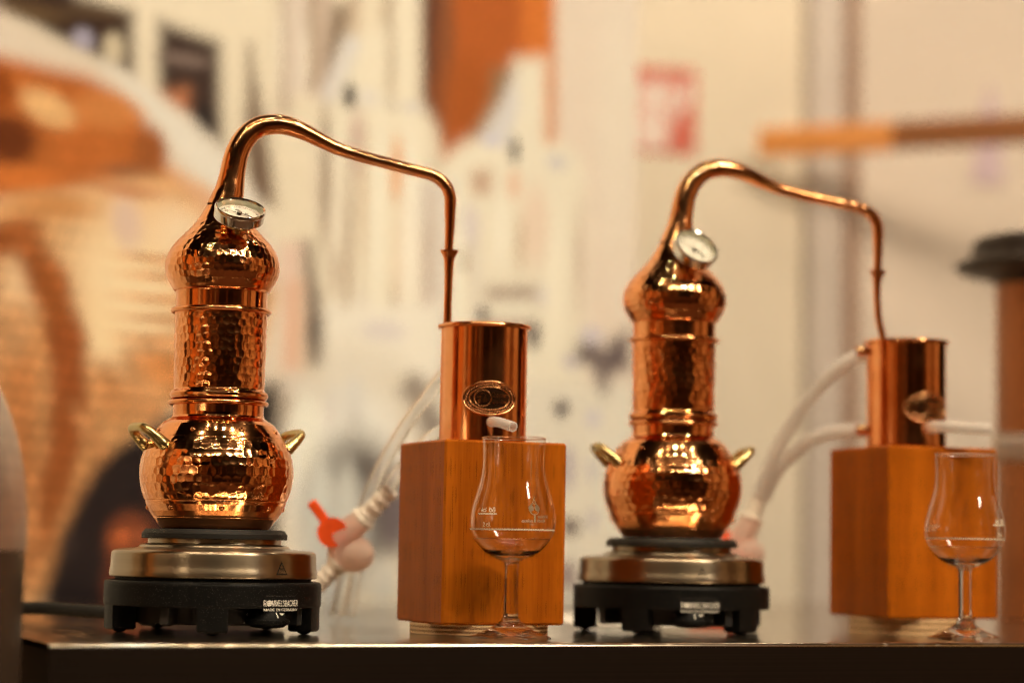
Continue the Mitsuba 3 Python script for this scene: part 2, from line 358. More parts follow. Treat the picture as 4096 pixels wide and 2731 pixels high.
    ('e', (-0.191, 0.096, 0.064, 0.085, 0, 0.95), (58, 42, 36)),
    ('e', (-0.213, 0.075, 0.049, 0.076, 0, 0.95), (196, 184, 162)),
    ('e', (-0.233, 0.11, 0.011, 0.04, 0, 1), (212, 200, 176)),
    ('e', (-0.199, 0.103, 0.007, 0.049, 0, 1), (208, 196, 172)),
    ('e', (-0.212, 0.022, 0.031, 0.031, 0, 1), (186, 174, 154)),
    ('e', (-0.144, 0.09, 0.018, 0.05, 0, 1), (108, 92, 86)),
    ('e', (-0.155, 0.023, 0.021, 0.027, 0, 1), (206, 190, 164)),
    ('e', (0.067, 0.21, 0.012, 0.011, 0, 0.95), (92, 76, 70)),
    ('e', (0.077, 0.146, 0.011, 0.029, 0, 0.95), (186, 166, 156)),
    ('e', (0.082, 0.082, 0.014, 0.012, 0, 0.95), (104, 84, 76)),
    ('e', (0.079, 0.029, 0.014, 0.019, 0, 0.95), (150, 124, 112)),
    ('e', (0.109, 0.144, 0.007, 0.016, 0, 0.95), (196, 180, 168)),
    ('e', (0.079, 0.263, 0.013, 0.01, 0, 0.95), (204, 184, 170)),
    ('e', (0.11, 0.202, 0.012, 0.012, 0, 0.95), (214, 196, 182)),
    ('e', (0.111, 0.091, 0.008, 0.014, 0, 0.95), (196, 178, 164)),
    ('e', (0.115, 0.025, 0.012, 0.019, 0, 0.95), (206, 186, 170)),
    ('p', [(0.086, 0.278), (0.101, 0.292), (0.126, 0.278), (0.132, 0.29), (0.158, 0.303), (0.159, 0.258), (0.134, 0.252), (0.126, 0.229), (0.115, 0.241), (0.111, 0.257), (0.09, 0.263)], (98, 80, 74)),
    ('e', (0.107, 0.293, 0.018, 0.012, 0, 1), (210, 190, 178)),
    ('p', [(-0.619, 0.587), (-0.541, 0.599), (-0.512, 0.582), (-0.456, 0.574), (-0.452, 0.508), (-0.484, 0.519), (-0.537, 0.536), (-0.592, 0.558), (-0.618, 0.57)], (62, 43, 32)),
    ('e', (-0.566, 0.559, 0.053, 0.011, 0, 1), (98, 72, 46)),
    ('e', (-0.497, 0.568, 0.041, 0.006, 0, 1), (92, 68, 46)),
    ('e', (-0.507, 0.54, 0.014, 0.013, 0, 0.95), (166, 150, 152)),
    ('e', (-0.475, 0.535, 0.013, 0.019, 0, 0.95), (208, 182, 142)),
    ('p', [(-0.428, 0.57), (-0.361, 0.558), (-0.353, 0.447), (-0.396, 0.477), (-0.426, 0.494)], (68, 50, 40)),
    ('e', (-0.398, 0.535, 0.033, 0.009, 0, 1), (122, 98, 82)),
    ('p', [(-0.424, 0.497), (-0.394, 0.506), (-0.395, 0.481), (-0.411, 0.485)], (200, 122, 78)),
    ('e', (-0.375, 0.475, 0.014, 0.022, 0, 1), (52, 42, 36)),
    ('p', [(-0.327, 0.559), (-0.318, 0.522), (-0.308, 0.488), (-0.3, 0.448), (-0.293, 0.4), (-0.321, 0.397), (-0.33, 0.458), (-0.328, 0.516)], (112, 84, 62)),
    ('p', [(-0.618, 0.566), (-0.592, 0.556), (-0.537, 0.536), (-0.484, 0.519), (-0.452, 0.508), (-0.396, 0.477), (-0.354, 0.448), (-0.329, 0.423), (-0.309, 0.394), (-0.294, 0.36), (-0.287, 0.325), (-0.283, 0.21), (-0.603, 0.193)], (226, 198, 164)),
    ('p', [(-0.484, 0.518), (-0.452, 0.507), (-0.396, 0.476), (-0.354, 0.447), (-0.329, 0.422), (-0.309, 0.393), (-0.328, 0.374), (-0.372, 0.41), (-0.412, 0.449), (-0.441, 0.48)], (232, 212, 182)),
    ('p', [(-0.616, 0.513), (-0.59, 0.513), (-0.552, 0.509), (-0.499, 0.504), (-0.472, 0.492), (-0.444, 0.473), (-0.425, 0.443), (-0.406, 0.414), (-0.468, 0.395), (-0.61, 0.368)], (194, 104, 46)),
    ('e', (-0.48, 0.473, 0.041, 0.021, 0, 1), (216, 130, 66)),
    ('e', (-0.54, 0.468, 0.034, 0.019, -0.35, 0.95), (238, 176, 110)),
    ('e', (-0.578, 0.434, 0.035, 0.029, 0, 0.95), (104, 50, 24)),
    ('e', (-0.589, 0.481, 0.017, 0.025, 0, 1), (150, 72, 28)),
    ('e', (-0.433, 0.44, 0.021, 0.028, 0, 1), (158, 86, 42)),
    ('e', (-0.56, 0.399, 0.04, 0.012, 0, 1), (216, 116, 50)),
    ('e', (-0.508, 0.431, 0.027, 0.021, 0, 1), (196, 104, 46)),
    ('e', (-0.443, 0.417, 0.042, 0.009, 0, 1), (150, 86, 48)),
    ('p', [(-0.61, 0.372), (-0.531, 0.389), (-0.469, 0.403), (-0.406, 0.42), (-0.372, 0.41), (-0.328, 0.379), (-0.302, 0.346), (-0.29, 0.307), (-0.304, 0.253), (-0.342, 0.22), (-0.403, 0.184), (-0.43, 0.156), (-0.465, 0.117), (-0.49, 0.083), (-0.506, 0.033), (-0.526, -0.008), (-0.595, -0.008)], (226, 160, 98)),
    ('e', (-0.449, 0.307, 0.079, 0.094, 0.25, 1.3), (246, 208, 154)),
    ('e', (-0.385, 0.352, 0.063, 0.039, -0.6, 1.3), (242, 204, 156)),
    ('e', (-0.56, 0.299, 0.026, 0.045, 0, 1.3), (236, 186, 132)),
    ('e', (-0.474, 0.25, 0.023, 0.046, 0.2, 1.3), (246, 206, 150)),
    ('e', (-0.345, 0.32, 0.039, 0.052, 0, 1.3), (238, 190, 144)),
    ('p', [(-0.406, 0.419), (-0.372, 0.405), (-0.328, 0.374), (-0.307, 0.341), (-0.327, 0.357), (-0.372, 0.392)], (230, 172, 128)),
    ('e', (-0.455, 0.367, 0.02, 0.034, 0.2, 1.3), (222, 182, 150)),
    ('e', (-0.532, 0.375, 0.049, 0.014, 0, 1.3), (214, 142, 80)),
    ('e', (-0.452, 0.397, 0.042, 0.007, 0, 1.2), (210, 140, 90)),
    ('e', (-0.403, 0.333, 0.072, 0.005, 0, 1.2), (230, 154, 92)),
    ('e', (-0.398, 0.316, 0.072, 0.005, 0, 1.2), (230, 154, 92)),
    ('e', (-0.402, 0.294, 0.072, 0.005, 0, 1.2), (230, 154, 92)),
    ('e', (-0.394, 0.275, 0.072, 0.005, 0, 1.2), (230, 154, 92)),
    ('e', (-0.4, 0.255, 0.072, 0.005, 0, 1.2), (230, 154, 92)),
    ('e', (-0.404, 0.225, 0.057, 0.026, -0.2, 1.3), (222, 140, 76)),
    ('e', (-0.431, 0.19, 0.037, 0.021, -0.7, 1.3), (226, 154, 94)),
    ('e', (-0.468, 0.2, 0.023, 0.038, 0.3, 1.3), (220, 146, 86)),
    ('e', (-0.575, 0.341, 0.039, 0.019, 0.5, 1.2), (176, 94, 44)),
    ('c', (-0.557, 0.338, -0.533, 0.301, 0.016), (178, 98, 48)),
    ('c', (-0.533, 0.301, -0.514, 0.248, 0.018), (168, 90, 42)),
    ('c', (-0.514, 0.248, -0.507, 0.173, 0.019), (156, 80, 38)),
    ('c', (-0.507, 0.173, -0.518, 0.107, 0.019), (152, 80, 38)),
    ('c', (-0.518, 0.107, -0.529, 0.057, 0.016), (158, 86, 42)),
    ('e', (-0.558, 0.196, 0.026, 0.074, 0, 1.3), (208, 130, 72)),
    ('e', (-0.557, 0.122, 0.026, 0.069, 0, 1.3), (194, 118, 64)),
    ('e', (-0.48, 0.152, 0.012, 0.046, 0.6, 1.2), (216, 144, 86)),
    ('c', (-0.482, 0.133, -0.522, 0.02, 0.01), (206, 138, 80)),
    ('e', (-0.542, 0.049, 0.017, 0.049, 0, 1.2), (196, 124, 70)),
    ('e', (-0.564, 0.253, 0.017, 0.033, 0, 1.2), (224, 158, 100)),
    ('p', [(-0.524, -0.016), (-0.529, 0.004), (-0.52, 0.037), (-0.508, 0.074), (-0.495, 0.103), (-0.478, 0.13), (-0.46, 0.148), (-0.443, 0.159), (-0.421, 0.172), (-0.398, 0.185), (-0.351, 0.211), (-0.283, 0.219), (-0.276, -0.017)], (42, 32, 28)),
    ('e', (-0.44, 0.059, 0.028, 0.029, -0.5, 1.2), (140, 72, 42)),
    ('e', (-0.451, 0.06, 0.012, 0.01, 0, 1.1), (196, 98, 52)),
    ('e', (-0.443, 0.017, 0.027, 0.038, 0, 1.2), (112, 58, 36)),
    ('e', (-0.396, 0.11, 0.028, 0.026, 0, 1.2), (120, 66, 42)),
    ('e', (-0.502, 0.053, 0.011, 0.016, 0, 1.2), (52, 40, 34)),
    ('e', (0.727, 0.633, 0.027, 0.034, 0, 1.2), (220, 176, 164)),
    ('e', (0.737, 0.526, 0.039, 0.011, 0, 1.2), (206, 170, 164)),
    ('e', (0.657, 0.594, 0.046, 0.011, 0, 1.2), (206, 160, 150)),
]
PRINT_GAIN = np.array([1.0, 1.0, 1.0]) * np.array([.85, 1.065, 1.5])
PRINT_ONLY = 1.0
SOFT = .0130                                    # the enlarged print is itself a little soft
def paper(c):
    return [float(x) for x in np.clip(lin(c) * PRINT_GAIN, .004, .9)]

def printed(p, n, uv):
    """The picture printed on the backdrop (flat print), in metres along the wall and above the counter."""
    u = (p.x - WALL0[0]) * EW[0] + (p.y - WALL0[1]) * EW[1]
    v = p.z
    jit = mikit.noise(u * 70, v * 70, 1.0) - .5
    u2, v2 = u + .0012 * jit, v + .0012 * (mikit.noise(u * 60 + 9, v * 60, 4.0) - .5)
    col = mi.Color3f(*paper((238, 212, 172)))
    for kind, d, c in PRINT:
        c = mi.Color3f(*paper(c))
        if kind == "p":
            inside, near = mi.Bool(False), mi.Float(1e3)
            for (x0, y0), (x1, y1) in zip(d, d[1:] + d[:1]):
                ex, ey = x1 - x0, y1 - y0
                if abs(ex) + abs(ey) < 1e-6:
                    continue
                if abs(ey) > 1e-6:
                    inside ^= ((y0 > v2) != (y1 > v2)) & (u2 < ex / ey * (v2 - y0) + x0)
                t = dr.clip(((u2 - x0) * ex + (v2 - y0) * ey) / (ex * ex + ey * ey), 0, 1)
                near = dr.minimum(near, dr.square(u2 - x0 - t * ex) + dr.square(v2 - y0 - t * ey))
            w = mikit.smoothstep(-SOFT, SOFT, dr.sqrt(near) * dr.select(inside, 1.0, -1.0))
            col = col * (1 - w) + c * w
        elif kind == "e":
            x, y, rx, ry, rot, soft = d
            ca, sa = math.cos(rot), math.sin(rot)
            q = dr.sqrt(dr.square(((u2 - x) * ca + (v2 - y) * sa) / rx) + dr.square(((v2 - y) * ca - (u2 - x) * sa) / ry))
            w = 1 - mikit.smoothstep(max(0, 1 - .6 * soft), 1 + .25 * soft, q)
            col = col * (1 - w) + c * w
        else:
            x0, y0, x1, y1, r = d
            L = (x1 - x0) ** 2 + (y1 - y0) ** 2
            t = dr.clip(((u2 - x0) * (x1 - x0) + (v2 - y0) * (y1 - y0)) / L, 0, 1)
            q = dr.sqrt(dr.square(u2 - x0 - t * (x1 - x0)) + dr.square(v2 - y0 - t * (y1 - y0))) / r
            w = 1 - mikit.smoothstep(1 - SOFT / r, 1 + SOFT / r, q)
            col = col * (1 - w) + c * w
    # the printed still's hammered tiles: rows of small cells of differing tone with darker joints, in its copper parts
    rv = v2 * 64 + 1.6 * u + .3 * mikit.noise(u * 30, v * 30, 7.0)
    row = dr.floor(rv)
    ru_ = u2 * 70 + 4 * v + .5 * (row - 2 * dr.floor(row * .5))
    cell = mikit.cell_rand(ru_, row, 0.0)
    joint = mikit.smoothstep(.16, .34, dr.minimum(.5 - dr.abs(rv - row - .5), .5 - dr.abs(ru_ - dr.floor(ru_) - .5)))
    warm = dr.clip((col.x - 1.75 * col.z) * 3.2, 0, 1) * mikit.smoothstep(-.25, -.30, u)
    col = col * (1 + warm * (1 - .62 * mikit.smoothstep(.34, .38, v)) * ((cell - .5) * .34 + (joint - .62) * .58))
    return PRINT_ONLY * col * (.95 + .1 * mikit.noise(u * 400, v * 400, 2.0))

scene["print"] = two({"type": "diffuse", "reflectance": mikit.proc(printed)})
scene["wall_paint"] = two({"type": "diffuse", "reflectance": mikit.proc(lambda p, n, uv: mi.Color3f(*paper((246, 214, 172))) * (.93 + .14 * mikit.fbm(p.x * 5, p.y * 5, p.z * 3)))})
scene["panel_paint"] = two({"type": "diffuse", "reflectance": mikit.proc(lambda p, n, uv: mi.Color3f(*paper((238, 204, 168))) * (.93 + .14 * mikit.fbm(p.x * 4 + 3, p.y * 4, p.z * 4)))})
scene["pillar_paint"] = two(pr(tuple(paper((214, 184, 154))), .35))
scene["pillar_edge"] = two(pr(tuple(paper((160, 114, 82))), .4))
scene["carpet"] = two({"type": "diffuse", "reflectance": rgb(.085, .045, .028)})
scene["dark_paint"] = two({"type": "diffuse", "reflectance": rgb(.05, .035, .026)})

FLOOR = -.92
fl = mesh_of([(-9, -9, FLOOR), (9, -9, FLOOR), (9, 6, FLOOR), (-9, 6, FLOOR)], [(0, 1, 2), (0, 2, 3)])
add("floor", fl, "carpet"); tag("floor", kind="structure")
ce = mesh_of([(-9, -9, 4.2), (9, -9, 4.2), (9, 6, 4.2), (-9, 6, 4.2)], [(0, 2, 1), (0, 3, 2)])
add("ceiling", ce, "dark_paint"); tag("ceiling", kind="structure")

# the back wall of the stand: printed backdrop on the left, plain wall, post, right-hand panel
add("back_wall", box(-.9, .440, .004, .05, FLOOR, 2.6), "wall_paint", to_world=F2); tag("back_wall", kind="structure")
k = tag("printed_backdrop", "large printed backdrop of a copper still and pale columns behind the counter", "backdrop")
add(k + "__sheet", box(-1.6, .166, 0, .012, FLOOR, 1.15), "print", to_world=FW)
k = tag("wall_post", "grey lilac upright post with a brown side strip in the back wall", "post")
add(k + "__body", box(.4425, .4965, -.024, .05, FLOOR, 2.6, .004), "pillar_paint", to_world=F2)
add(k + "__edge_strip", box(.4980, .5235, -.016, .05, FLOOR, 2.6, .003), "pillar_edge", to_world=F2)
add("right_wall_panel", box(.5255, 2.2, .004, .05, FLOOR, 2.6), "panel_paint", to_world=F2); tag("right_wall_panel", kind="structure")
k = tag("wall_poster", "faded mauve printed mark on the right wall panel beside the wooden rail", "wall mark")
add(k + "__mark", cat(extrude(Polygon([(.708, .62), (.760, .62), (.754, .72), (.738, .780), (.720, .70)]), .002), extrude(Polygon([(.650, .690), (.706, .70), (.706, .712), (.650, .72)]), .002)),
    two({"type": "diffuse", "reflectance": rgb(*paper((224, 184, 170)))}), to_world=F2 @ T().translate([0, .001, 0]).rotate([1, 0, 0], 90))

# safety sign: white extinguisher and flames on red
k = tag("safety_sign", "red safety sign with a white fire extinguisher and flames on the wall", "sign")
scene["sign_red"] = two(pr(tuple(paper((206, 78, 46))), .4)); scene["sign_white"] = two(pr(tuple(paper((244, 204, 172))), .45))
SG = F2 @ T().translate([.1765, .003, .6400]).rotate([1, 0, 0], 90)
add(k + "__plate", box(0, .0968, 0, .1270, 0, .002, .0008), "sign_red", to_world=SG)
flame = Polygon([(.006, .060), (.010, .092), (.018, .080), (.022, .098), (.030, .082), (.036, .100), (.044, .080), (.052, .094), (.054, .070), (.044, .056), (.020, .052)])
body = union_all([Polygon([(.006, .006), (.046, .006), (.044, .044), (.034, .052), (.014, .052), (.006, .044)]), LineString([(.025, .050), (.025, .056), (.046, .058), (.056, .046)]).buffer(.003)])
add(k + "__symbol", shift(extrude(affinity.scale(union_all([flame, body, Polygon([(.044, .020), (.060, .050), (.074, .062), (.078, .088), (.066, .094), (.056, .062)])]), 1.16, 1.18, origin=(0, 0)), .0006), 0, 0, .002), "sign_white", to_world=SG)

# wooden rail that comes forward from the wall on the right
k = tag("wooden_rail", "orange brown wooden rail running along the wall at the upper right", "rail")
scene["rail_light"] = two(pr(mikit.proc(lambda p, n, uv: mi.Color3f(*paper((238, 146, 70))) * (.8 + .4 * mikit.fbm(p.x * 14, p.y * 14, p.z * 120))), .35))
scene["rail_dark"] = two(pr(mikit.proc(lambda p, n, uv: mi.Color3f(*paper((150, 86, 42))) * (.75 + .5 * mikit.fbm(p.x * 12, p.y * 12, p.z * 140))), .35))
ra, rb = np.array([.354, 3.262, .6500]), np.array([.734, 3.095, .6485])
ru = (rb - ra) / np.linalg.norm(rb - ra)
RF = frame(ra, ru, np.cross([0, 0, 1], ru), [0, 0, 1])
add(k + "__board", box(.002, .200, -.012, .010, -.0205, .0205, .003), "rail_light", to_world=RF)
add(k + "__dark_board", box(.2015, .62, -.010, .010, -.019, .020, .003), "rail_dark", to_world=RF)

# hall behind the camera, seen only in reflections: carpet aisle, the boards of the stands opposite and at the sides
scene["hall_cream"] = two({"type": "diffuse", "reflectance": rgb(.62, .42, .24)}); scene["hall_brown"] = two({"type": "diffuse", "reflectance": rgb(.28, .13, .06)})
scene["hall_orange"] = two({"type": "diffuse", "reflectance": rgb(.66, .26, .07)}); scene["hall_black"] = two({"type": "diffuse", "reflectance": rgb(.055, .032, .020)})
k = tag("opposite_stand", "stand across the aisle with cream brown and orange partition boards", "exhibition stand")
for x0_, x1_, m in [(-4.6, -3.9, "hall_cream"), (-3.85, -3.3, "hall_orange"), (-3.2, -2.2, "hall_brown"), (-2.1, -1.6, "hall_orange"), (-1.5, -1.05, "hall_brown"), (-1.0, -.75, "hall_cream"), (-.7, -.2, "hall_brown"), (-.15, .75, "hall_black"), (.8, 1.3, "hall_black"), (1.35, 1.6, "hall_brown"), (1.65, 2.1, "hall_black"), (2.2, 3.1, "hall_black"), (3.2, 4.4, "hall_brown")]:
    add(k + "__board", box(x0_, x1_, -3.05, -3.0, FLOOR, 1.7, .005), m)
k = tag("side_partition", "cream and orange partition boards closing the stand on the left", "partition")
for y0, y1, m in [(-1.6, -1.2, "hall_brown"), (-1.1, -.5, "hall_orange"), (-.4, -.1, "hall_brown"), (-.05, .25, "hall_cream"), (.3, .9, "hall_orange"), (.95, 1.15, "hall_black"), (1.2, 1.7, "hall_cream")]:
    add(k + "__board", box(-1.9, -1.85, y0, y1, FLOOR, 1.4, .005), m)
k = tag("side_partition_001", "brown and cream partition boards closing the stand on the right", "partition")
for y0, y1, m in [(-1.2, -.7, "hall_black"), (-.6, -.1, "hall_black"), (-.05, .3, "hall_brown"), (.35, .8, "hall_cream"), (.9, 1.2, "hall_brown"), (1.3, 2.0, "hall_cream")]:
    add(k + "__board", box(2.2, 2.25, y0, y1, FLOOR, 1.4, .005), m)

k = tag("light_panel", "tall lit white banner frame standing in the aisle to the right of the camera", "light panel")
scene["banner_frame"] = two(pr((.30, .28, .26), .4, .8))
LP_ = frame([1.75, .10, .25], [-.60, -.80, 0], [0, 0, 1], [-.80, .60, 0])
add(k + "__frame", cat(box(-.17, -.155, -1.17, 2.20, -.04, .012, .002), box(.155, .17, -1.17, 2.20, -.04, .012, .002), box(-.154, .154, 2.185, 2.20, -.04, .012, .002), box(-.154, .154, 1.03, 1.045, -.04, .012, .002), box(-.154, .154, 1.046, 2.184, -.04, -.01, .002)), "banner_frame", to_world=LP_)
scene[k + "__screen"] = {"type": "rectangle", "to_world": LP_ @ T().translate([0, 1.615, 0]).scale([.154, .568, 1]),
                         "emitter": {"type": "area", "radiance": {"type": "rgb", "value": (np.array([1, .86, .66]) * PANEL).tolist()}}}

# the counter: folded steel top with a rounded front lip and an apron, on a dark body
k = tag("counter", "long brushed steel counter with a dark front carrying the stills", "counter")
lip, R = [(0.94, 0), (.30, 0), (.05, 0)], .0025
lip += [(R * (1 - math.sin(t)), -R * (1 - math.cos(t))) for t in np.linspace(0, PI / 2, 9)]
x0, x1 = -.284, 1.6
def rear(x):
    return .945 + .185 * (x - .413)          # the counter's back edge runs along the wall
def span(x0f, x1f, prof):
    v = [(x, y, z) for (y, z) in prof for x in (x0f(y), x1f(y))]
    v = [(x, rear(x) - .012 if y > .9 else y, z) for x, y, z in v]
    return mesh_of(v, grid_faces(len(prof), 2, False))
add(k + "__top", span(lambda y: x0, lambda y: x1, lip), "counter_steel", 40, to_world=FC)
add(k + "__apron", span(lambda y: x0, lambda y: x1, [(.0001, -R), (.0001, -.02), (0, -.09), (.004, -.09)]), "apron_steel", 40, to_world=FC)
add(k + "__body", box(x0 + .01, x1 - .01, .012, .60, FLOOR, -.006), "dark_paint", to_world=FC)

# ------------------------------------------------------------------ copper stills
def hammered(prof, n, cell, depth, lo, hi, seed, fade=.0015, squash=1.0):
    """Profile turned into a lathe whose surface between the heights lo and hi carries hammer dimples: shallow bowls meeting in ridges."""
    g = np.random.default_rng(seed)
    p = resample(prof, cell * .5)
    s = np.r_[0, np.cumsum(np.linalg.norm(np.diff(p, axis=0), axis=1))]
    cen, weight = [], []
    for t in np.arange(0, s[-1], cell * squash):
        r, z = np.interp(t, s, p[:, 0]), np.interp(t, s, p[:, 1])
        m = max(5, int(round(2 * PI * r / cell)))
        a = (np.arange(m) + g.uniform(0, 1)) * 2 * PI / m + g.normal(0, .12, m) * cell / max(r, .004)
        tz = np.clip(t + g.normal(0, .10, m) * cell, 0, s[-1])
        rr, zz = np.interp(tz, s, p[:, 0]), np.interp(tz, s, p[:, 1])
        cen.append(np.stack([rr * np.cos(a), rr * np.sin(a), zz], 1)); weight.append(g.normal(0, .10, m))
    cen, weight = np.vstack(cen), np.concatenate(weight)
    tip = g.normal(0, .030, cen.shape)
    tree = cKDTree(cen)
    def disp(v, nor):
        d, i = tree.query(v, k=4)
        q = (d / (.5 * cell)) ** 2 * (1 + .35 * weight[i]) + weight[i] + np.clip(((v[:, None] - cen[i]) * tip[i]).sum(-1) / depth, -.6, .6)
        soft = -.06 * np.log(np.exp(-q / .06).sum(1))
        z = v[:, 2]
        w = np.clip((z - lo) / fade, 0, 1) * np.clip((hi - z) / fade, 0, 1)
        slow = (meshkit.fbm(v * 70, 2, seed) - .5) * .00035
        return (np.clip(soft, -.4, 1.3) - .6) * depth * w + slow * np.clip(w + .25, 0, 1)
    return lathe(resample(prof, .00045), n, disp)

POT = [(.0005, .0667), (.0330, .0667), (.0350, .0671), (.0362, .0682), (.0372, .0697), (.0388, .0718), (.0404, .0736), (.0403, .07385), (.0410, .0746), (.0432, .0780),
       (.0452, .0822), (.0459, .0842), (.0457, .0846), (.0463, .0855), (.0483, .0910), (.0497, .0965), (.0502, .1018), (.0501, .1070), (.0493, .1125), (.0479, .1172), (.0462, .1212),
       (.0440, .1250), (.0434, .1259), (.0430, .1260), (.0426, .1268), (.0411, .1293), (.0393, .1320), (.0375, .1345), (.0350, .1366), (.0324, .1381), (.0308, .1392), (.0300, .1405), (.0297, .1425), (.0297, .1478)]
COLUMN = [(.0300, .1512), (.0312, .1518), (.0322, .1532), (.0324, .1548), (.0317, .1562), (.0303, .1572), (.0297, .1582), (.0298, .1700), (.0300, .1900), (.0304, .2075), (.0304, .2083)]
HEAD = [(.0300, .2108), (.0299, .2150), (.0300, .2205), (.0304, .2226), (.0312, .2228), (.0330, .2258), (.0352, .2296), (.0370, .2342), (.0377, .2388), (.0373, .2430), (.0359, .2474), (.0339, .2512), (.0313, .2548), (.0278, .2586),
        (.0242, .2624), (.0206, .2662), (.0175, .2702), (.0150, .2742), (.0131, .2775), (.0119, .2800)]
def smooth_prof(p, keep=()):
    return spline(p, .0006)
POT_M = hammered(POT, 640, .0058, .00019, .0848, .1245, 3)
COL_M = hammered(COLUMN, 420, .0052, .00026, .1585, .2080, 4)
HEAD_M = hammered(smooth_prof(HEAD), 480, .0045, .00018, .2262, .2705, 5, .003)
def pot_r(z):
    p = np.array(POT[1:])
    return np.interp(z, p[:, 1], p[:, 0])

def make_handle():
    """Cast brass loop handle standing off the pot at local azimuth 0 (towards -y)."""
    m = .0435
    pts = []
    for t in np.linspace(-1, 1, 61):
        a = t * PI / 2
        x = .0150 * (abs(math.sin(a)) ** .55) * (1 if t > 0 else -1)
        out = math.cos(a) ** .55
        pts.append((x, -(m - .0005 + .0138 * out), .1195 + .0120 * out))
    r = [.0031 + .0011 * abs(t) ** 6 - .0002 * (1 - abs(t)) for t in np.linspace(-1, 1, 61)]
    p = spline(np.c_[np.array(pts), r], .0006)
    h = tube(p[:, :3], p[:, 3], 18, True, .0008)
    pads = [sphere((s * .0154, -.0432, .1192), .0036, 2, (1.15, .8, .9)) for s in (-1, 1)]
    return cat(h, *pads)
HANDLE_M = make_handle()
RIVET_M = hull(np.vstack([np.asarray(sphere((0, 0, 0), .0018, 2, (1, 1, .75)).vertices)]))

NECK = [(0, .2790, .0118), (.0012, .2840, .0108), (.0028, .2900, .0099), (.0045, .3020, .0085), (.0064, .3134, .0080), (.0101, .3233, .0076), (.0165, .3318, .0072), (.0247, .3364, .0069), (.0345, .3377, .0066), (.0435, .3362, .0062),
        (.0519, .3333, .0056), (.0625, .3285, .0049), (.0737, .3238, .0044), (.0916, .3192, .0041), (.1035, .3168, .0041), (.1245, .3126, .0041), (.1367, .3101, .0041), (.1440, .3062, .0042), (.1485, .3002, .0042),
        (.1500, .2931, .0041), (.1500, .2777, .0035), (.1497, .2640, .0030), (.1495, .2540, .0028)]
def neck(dx, dz):
    p = np.array(NECK)
    w = np.clip(p[:, 0] / .15, 0, 1)
    q = np.stack([p[:, 0] * dx / .1498, np.zeros(len(p)), p[:, 1] + dz * w, p[:, 2]], 1)
    q = spline(q, .0008)
    return tube(q[:, :3], q[:, 3], 40, False, .00030)

def thermometer(k, M):
    """Dial thermometer; local z is the face's normal, y its up. The glass stands at z = 0."""
    bez = lathe([(.0150, -.0006), (.0153, .0004), (.0160, .0007), (.0166, .0001), (.0168, -.0010), (.0166, -.0018), (.0164, -.0020), (.0164, -.0070), (.0160, -.0076), (.0150, -.0079), (.0080, -.0082), (.0004, -.0082)], 96)
    bez.invert()
    inner = lathe([(.0149, -.0050), (.0149, -.0012), (.0151, -.0004)], 96)
    add(k + "__bezel", bez, "chrome", 35, to_world=M)
    add(k + "__bezel__inner_ring", inner, "chrome_inner", True, to_world=M)
    add(k + "__dial", trimesh.creation.cylinder(.0149, .0006, sections=72).apply_translation([0, 0, -.0050]), "dial_white", to_world=M)
    ticks = []
    for i in range(0, 61):
        a = math.radians(212 - i * 3.75)
        big = i % 5 == 0
        r0, r1, w = (.0108, .0131, .00016) if big else (.0117, .0131, .00010)
        d, s = np.array([math.cos(a), math.sin(a)]), np.array([-math.sin(a), math.cos(a)])
        ticks.append(extrude(Polygon([tuple(d * r0 - s * w), tuple(d * r1 - s * w), tuple(d * r1 + s * w), tuple(d * r0 + s * w)]), .0001))
    for tx, x, y, h in [("0", -.0086, -.0048, .0013), ("40", -.0088, .0016, .0015), ("60", -.0025, .0066, .0016), ("80", .0045, .0032, .0016), ("100", .0076, -.0026, .0015)]:
        ticks.append(shift(text(tx, h, .0001, True, center=True), x, y - h / 2))
    ticks.append(extrude(Point(0, -.0068).buffer(.0026).difference(Point(0, -.0068).buffer(.0021)).intersection(Polygon([(-.01, -.0068), (.01, -.0068), (.01, 0), (-.01, 0)])), .0001))
    add(k + "__dial__scale", shift(cat(*ticks), 0, 0, -.00465), "black_print", to_world=M)
    ndl = cat(extrude(Polygon([(-.0122, .0021), (.0, -.00025), (.0086, -.0023), (.0086, -.0013), (.0, .00035)]), .0002), shift(trimesh.creation.cylinder(.0016, .0009, sections=24), 0, 0, .0004))
    add(k + "__needle", shift(ndl, 0, 0, -.0038), "black_print", to_world=M)
    add(k + "__needle__hub", shift(trimesh.creation.cylinder(.0011, .0006, sections=24), 0, 0, -.0027), "chrome", to_world=M)
    add(k + "__pane", mesh_of([(.0150 * math.cos(t), .0150 * math.sin(t), -.0003) for t in np.arange(64) * 2 * PI / 64] + [(0, 0, -.0003)], [(i, (i + 1) % 64, 64) for i in range(64)]), "pane_glass", to_world=M)
    st = lathe([(.0078, -.0083), (.0078, -.0125), (.0072, -.0132), (.0030, -.0134), (.0028, -.026), (.0004, -.0262)], 40); st.invert()
    add(k + "__stem", st, "brass", 35, to_world=M)

scene["chrome_inner"] = two(pr((.42, .41, .33), .22, 1.0))
scene["dial_white"] = two({"type": "diffuse", "reflectance": rgb(.80, .77, .68)})
scene["pane_glass"] = {"type": "thindielectric", "int_ior": 1.5}

